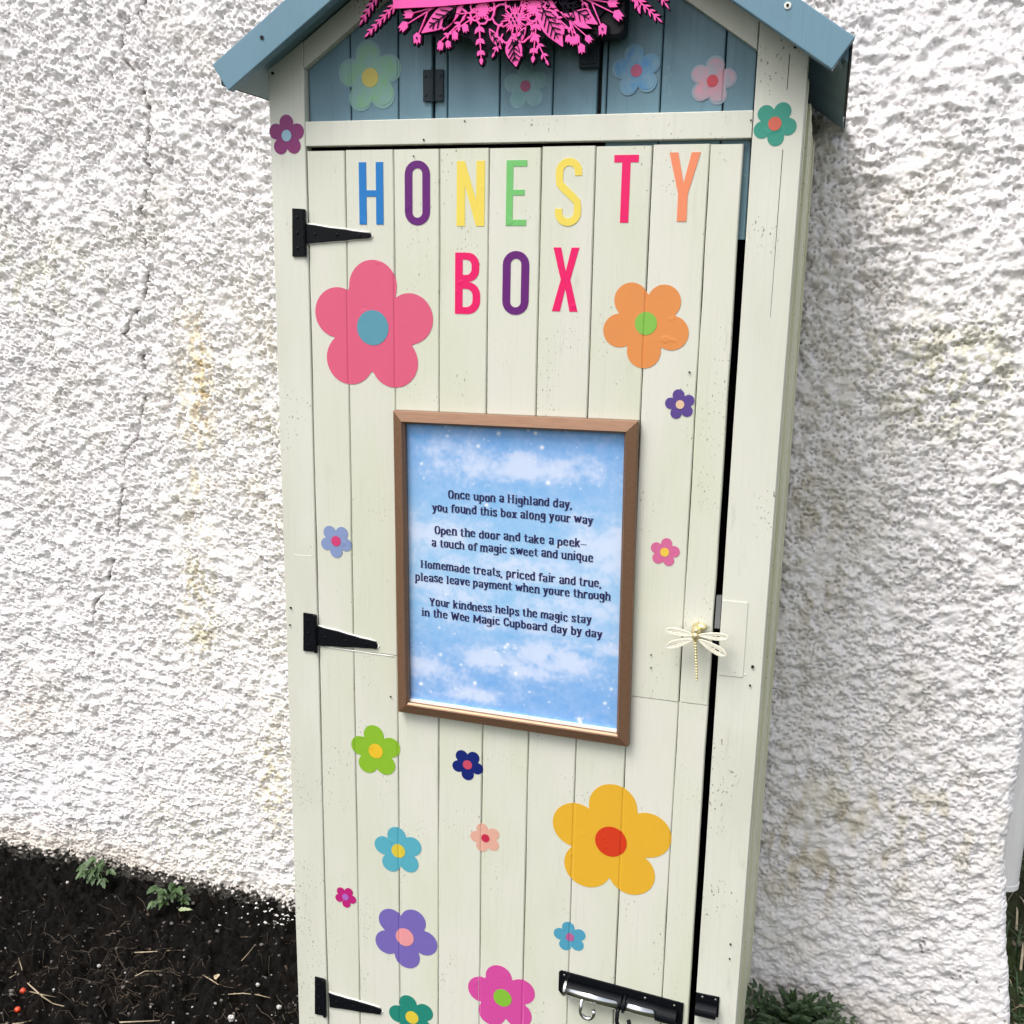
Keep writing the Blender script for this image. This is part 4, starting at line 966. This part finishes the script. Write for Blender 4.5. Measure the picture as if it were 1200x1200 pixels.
g1 = G(118, 1024, -.048); g1.y = min(g1.y, WALL_Y-.012); g2 = G(203, 1052, -.048); g2.y = min(g2.y, WALL_Y-.012)
weed('weed', (g1.x, g1.y-.004, -.048), 18, .026, .062, M['leaf'], 'small green weed rooted at the wall foot, the farther one from the cupboard', 'weed', 21, 'weeds at the wall foot', (-2.9, -.2))
weed('weed', (g2.x, g2.y-.004, -.048), 19, .024, .066, M['leaf'], 'small green weed at the wall foot beside the pale fallen leaf', 'weed', 22, 'weeds at the wall foot', (-2.9, -.2))
random.seed(5)
q = G(209, 1066, -.052); v, f = lobed(q, Vector((1, .15, .22)), Vector((0, -.6, 1)), .034, .012, .3)
o = MB().add(v, f).build('fallen_leaf', M['leaf_p'], recalc=False, org=q); tag(o, 'pale green fallen leaf lying on dark soil right of the weeds', 'leaf')
# fern-like clump right of the cupboard
def fern(name, loc, nf, length, mat, label, cat, seed, azr, elr=(.55, 1.35)):
    random.seed(seed); R0 = empty(name, loc); tag(R0, label, cat)
    for k in range(nf):
        az = random.uniform(*azr); el = random.uniform(*elr); ln = length*random.uniform(.5, 1.0); d = Vector((math.cos(az), math.sin(az), 0)); m = MB(); pts = []
        for j in range(9):
            q = j/8; pts.append(Vector(loc)+d*ln*math.cos(el)*q*(1+.3*q)+Vector((0, 0, ln*math.sin(el)*q-ln*.35*q*q)))
        m.tube(pts, [.0013*(1-.7*j/8) for j in range(9)], 5)
        for j in range(2, 9):
            t_ = (pts[min(j+1, 8)]-pts[j-1]).normalized(); sd_ = t_.cross(Vector((0, 0, 1))).normalized()
            for sg in (-1, 1, .0):
                if sg == 0 and j < 8: continue
                dd = (t_*.6+sd_*sg+Vector((0, 0, random.uniform(-.3, .25)))); v, f = lobed(pts[j], dd, Vector((random.uniform(-.3, .3), -.4, 1)), ln*.16*(1.15-j*.08)*random.uniform(.7, 1.3), ln*.085*(1.15-j*.08))
                m.add(v, f)
        m.build('frond', mat, R0, recalc=False)
    return R0
fx = P(925, 1200, WALL_Y-.05)
fern('leafy_clump', (fx[0]+.012, WALL_Y-.07, -.112), 130, .24, M['leaf_d'], 'dark green ferny clump growing at the wall foot right of the cupboard', 'plant', 31, (-3.3, .3), (.95, 1.55))
fx = P(968, 1212, WALL_Y-.03)
fern('grass_tuft', (fx[0]-.030, WALL_Y-.045, -.112), 12, .085, M['leaf'], 'small yellow green tuft just right of the dark ferny clump', 'plant', 32, (-3.3, .3))
# straws, twigs
random.seed(77)
def stalk(px, name, mat, r, label=None, cat=None, group=None, parentless=True, mb=None, lift=.006):
    pts = []
    for i, p in enumerate(px):
        g = G(p[0], p[1], -.052); z = soil_z(g.x, g.y)+lift+(.004 if 0 < i < len(px)-1 else 0); g = G(p[0], p[1], z); pts.append(g)
    rr = [r*(1-.4*i/(len(pts)-1)) for i in range(len(pts))]
    if mb is not None: mb.tube(pts, rr, 5); return
    c = sum(pts, Vector())/len(pts); o = MB().tube(pts, rr, 6).build(name, mat, smooth=True, org=c); tag(o, label, cat, group)
GRP = 'dry stalks lying on the soil'
stalk([(18, 1139), (32, 1152), (50, 1168), (62, 1176), (78, 1180)], 'straw_stalk', M['straw'], .0016, 'longest bent straw stalk beside the upper orange berry', 'stalk', GRP)
stalk([(35, 1162), (52, 1166), (71, 1169.5)], 'straw_stalk', M['straw'], .0012, 'short straw stalk running right from the upper orange berry', 'stalk', GRP)
stalk([(11, 1146), (18, 1142)], 'straw_stalk', M['straw'], .0009, 'tiny straw end left of the longest bent stalk', 'stalk', GRP)
stalk([(22, 1123), (26, 1137)], 'straw_stalk', M['straw'], .0010, 'tiny upright straw above the longest bent stalk', 'stalk', GRP)
stalk([(156, 1116.5), (175, 1115.5), (197, 1114), (219, 1113.5)], 'straw_stalk', M['straw'], .0014, 'straight pale stalk lying level in the middle of the soil', 'stalk', GRP)
stalk([(158, 1144), (170, 1138), (190, 1138)], 'straw_stalk', M['straw'], .0011, 'slightly bent tan stalk below the straight pale stalk', 'stalk', GRP)
stalk([(0, 1201), (25, 1199), (47, 1193)], 'straw_stalk', M['straw'], .0014, 'pale stalk in the lowest left corner of the soil', 'stalk', GRP)
stalk([(140, 1198), (165, 1197), (187, 1196)], 'straw_stalk', M['straw'], .0013, 'pale stalk at the bottom edge left of the grey pebble', 'stalk', GRP)
stalk([(262, 1165.5), (285, 1164), (303, 1166), (319, 1170)], 'straw_stalk', M['straw'], .0011, 'gently curved pale stalk near the cupboard foot', 'stalk', GRP)
stalk([(283, 1126), (292, 1116), (299, 1107)], 'straw_stalk', M['straw'], .0009, 'thin slanting stalk between the cupboard and the curved stalk', 'stalk', GRP)
stalk([(68, 1096), (74, 1090), (80, 1083)], 'straw_stalk', M['straw'], .0008, 'thin slanting stalk alone on the bare soil at upper left', 'stalk', GRP)
stalk([(238, 1143), (247, 1148), (256, 1154)], 'straw_stalk', M['straw'], .0013, 'short thick stalk by the torn tan leaf scrap', 'stalk', GRP)
stalk([(160, 1050), (168, 1057), (174, 1071)], 'straw_stalk', M['root'], .0009, 'dull brown curved stalk just left of the nearer weed', 'stalk', GRP)
stalk([(282, 1098), (300, 1098), (322, 1095)], 'straw_stalk', M['root'], .0010, 'dull level stalk below the flaking wall foot', 'stalk', GRP)
# scrap of leaf
g = G(251, 1147, -.05); v, f = lobed(g, Vector((.5, .6, .5)), Vector((0, -.7, 1)), .014, .012, .3); o = MB().add(v, f).build('leaf_scrap', M['straw'], recalc=False, org=g); tag(o, 'torn tan leaf scrap lying on the soil near the cupboard foot', 'leaf')
# fine roots and fibres: nobody could count them
mb = MB()
for k in range(260):
    cl_ = random.random() < .55
    px = random.gauss(135, 55) if cl_ else random.uniform(-60, 350); py = random.gauss(1145, 22) if cl_ else random.uniform(1045, 1230)
    a = random.gauss(-.35, .5) if cl_ else random.uniform(-1.6, 1.6); ln = random.uniform(8, 30); cv = random.uniform(-5, 5)
    pts = []
    for i in range(4):
        q = i/3; x_ = px+ln*q*math.cos(a)-cv*math.sin(math.pi*q)*math.sin(a); y_ = py+ln*q*math.sin(a)*.6+cv*math.sin(math.pi*q)*math.cos(a)
        g = G(x_, y_, -.056); 
        if g.y > WALL_Y-.02: break
        g.z = soil_z(g.x, g.y)+random.uniform(.001, .007); pts.append(g)
    if len(pts) == 4: mb.tube(pts, random.uniform(.0003, .0008), 4)
o = mb.build('plant_litter', M['root'], recalc=False); tag(o, 'fine dead roots and fibres scattered over the dark soil', 'litter', kind='stuff')
def grit(name, mat, n, rmin, rmax, seed, label, xr, yr, cl=None):
    random.seed(seed); mb = MB()
    for k in range(n):
        px, py = random.uniform(*xr), random.uniform(*yr)
        g = G(px, py, -.056)
        if g.y > WALL_Y-.02 or (g.x > -.005 and g.y > -.03): continue
        r = rmin+(rmax-rmin)*random.random()**3
        mb.ball((g.x, g.y, soil_z(g.x, g.y)+r*.35), r, 6, 4, sc=(random.uniform(.8, 1.3), random.uniform(.7, 1.1), random.uniform(.5, .9)), jit=.25)
    o = mb.build(name, mat, recalc=False); tag(o, label, 'grit', kind='stuff')
grit('pale_grit', M['grit'], 150, .0010, .0034, 3, 'pale specks of grit scattered over the dark soil', (-150, 352), (1050, 1290))
grit('dark_grit', M['grit2'], 1000, .0012, .0055, 4, 'dull brown and grey crumbs of earth over the soil', (-250, 352), (1000, 1330))
random.seed(61); mb = MB()
for k in range(90):
    g = G(random.uniform(-40, 345), random.uniform(1070, 1215), -.056)
    if g.y > WALL_Y-.03: continue
    g.z = soil_z(g.x, g.y)+random.uniform(.002, .006); a = random.uniform(0, 6.28); v, f = lobed(g, Vector((math.cos(a), math.sin(a), random.uniform(-.1, .3))), Vector((random.uniform(-.4, .4), random.uniform(-.5, .2), 1)), random.uniform(.006, .016), random.uniform(.004, .008), .4); mb.add(v, f)
o = mb.build('leaf_litter', M['litter'], recalc=False); tag(o, 'small dark fragments of rotting leaves over the soil', 'litter', kind='stuff')
# flakes of paint fallen below the wall foot
random.seed(9); mb = MB()
for k in range(75):
    px = random.gauss(330, 18) if k % 4 else random.uniform(240, 350); py = 1058+random.gauss(4, 9) + (px-300)*.06
    g = G(px, py, -.050); g.y = min(g.y, WALL_Y-.012)
    if g.x > -.02 and g.y > 0 and g.x > -.02: pass
    r = random.uniform(.0015, .0048); zz = soil_z(g.x, g.y)+.002
    mb.ball((g.x, g.y, zz), r*random.choice((.5, .8, 1.1)), 5, 3, sc=(random.uniform(.6, 1.5), random.uniform(.5, 1), random.uniform(.25, .6)), jit=.45)
o = mb.build('paint_flakes', M['white_edge'], recalc=False); tag(o, 'white paint flakes fallen at the wall foot beside the cupboard', 'paint flakes', kind='stuff')
# stones one can pick out
random.seed(15)
for (px, py, r, m, lab) in ((216.5, 1190, .0085, 'grit', 'grey pointed pebble at the bottom edge of the soil'), (271, 1193, .0080, 'grit', 'largest white pebble at the bottom edge of the soil'), (251, 1176, .0055, 'grit', 'white pebble above and left of the largest white pebble'),
        (175, 1180, .0052, 'grit', 'bright white pebble left of the grey pointed pebble'), (327, 1180, .0058, 'grit', 'oval white pebble nearest the cupboard'), (302, 1154, .0048, 'grit', 'small white pebble above the curved pale stalk'),
        (116, 1132, .0048, 'grit', 'angular pale pebble in the middle of the left soil'), (45, 1127, .0036, 'grit', 'small pale pebble above right of the longest stalk'), (18, 1111, .0042, 'straw', 'tan pebble near the left edge of the soil'), (79, 1034, .0040, 'grit', 'pale pebble below the farther weed')):
    g = G(px, py, -.052); z = soil_z(g.x, g.y)+r*.3; g = G(px, py, z)
    o = MB().ball(g, r, 8, 6, sc=(1, .85, .8), jit=.16).build('pebble', M[m], recalc=False, org=g); tag(o, lab, 'pebble', 'pebbles on the soil')
# berries
for (px, py, r, lab, st_) in ((27, 1161, .0065, 'upper orange red berry touching the straw stalks', (35, 1163)), (20.5, 1183, .0062, 'lower orange red berry at the left edge of the soil', (5, 1189))):
    g = G(px, py, -.045); z = soil_z(g.x, g.y)+r*.9+.004; g = G(px, py, z)
    B0 = MB().ball(g, r, 12, 9, sc=(1, 1, .92)).build('berry', M['berry'], recalc=False, smooth=True, org=g); tag(B0, lab, 'berry', 'berries on the soil')
    e = G(*st_, z-.003); MB().tube([g+Vector((0, 0, .001)), (g+e)/2+Vector((0, 0, .002)), e], .0007, 5).build('stem', M['root'], B0)
    MB().ball(g+Vector((.0, -r*.9, r*.2)), .0012, 6, 4).build('calyx', M['hole'], B0)

# ------------------------------------------------------------------ beyond the wall's corner
bp = P(1187, 1037, .86)
t = NT('off_white_pipe_paint'); M['pipe'] = t.done(t.mix(t.ramp(t.noise(14, (1, 1, .3), rnd=True), .4, .7), (.86, .85, .83), (.78, .75, .72)), .45, t.bump(t.noise(60), .2, .001))
pr = .034; pcx = P(1194, 1030, .86)[0]-pr
DP = empty('downpipe', (pcx, .86, bp[1])); tag(DP, 'off white downpipe ending above the soil behind the wall corner', 'downpipe')
MB().tube([(pcx, .86, bp[1]+.012), (pcx, .86, 2.4)], pr, 24).build('pipe', M['pipe'], DP, smooth=False)
MB().tube([(pcx, .86, bp[1]), (pcx, .86, bp[1]+.012)], pr*1.04, 24).build('pipe_end', M['pipe'], DP)
random.seed(40); mb = MB()
for k in range(1500):
    x, y = random.uniform(1.24, 2.1), random.uniform(.62, 1.8); ln = random.uniform(.03, .11); a = random.uniform(0, 6.28); b = Vector((x, y, -.09)); d = Vector((math.cos(a)*.5, math.sin(a)*.5, random.uniform(.2, 1))).normalized()*ln
    s_ = d.cross(Vector((0, 0, 1))).normalized()*random.uniform(.0012, .003); mid = b+d*.55+Vector((0, 0, ln*.12)); mb.add([b-s_, b+s_, mid+s_*.8, mid-s_*.8, b+d+Vector((0, 0, -ln*.15))], [(0, 1, 2, 3), (3, 2, 4)], random.choice((0, 0, 1, 2)))
o = mb.build('grass', [M['leaf_d'], M['leaf'], M['straw']], recalc=False); tag(o, kind='stuff')
fern('leafy_plant', (P(1204, 1150, .72)[0], .74, -.09), 16, .11, M['leaf'], 'green leafy plant beyond the wall corner at the right edge', 'plant', 44, (-3.14, 3.14), (.3, 1.2))
random.seed(41); mb = MB()
for k in range(260):
    x, y = random.uniform(1.26, 2.0), random.uniform(.6, 1.7); r = random.uniform(.003, .014); mb.ball((x, y, -.085+r*.3), r, 6, 4, sc=(1.1, .9, .7), jit=.2)
o = mb.build('stones', flat('brown_stone', (.20, .15, .12), .8), recalc=False); tag(o, kind='stuff')
bpy.context.view_layer.update()
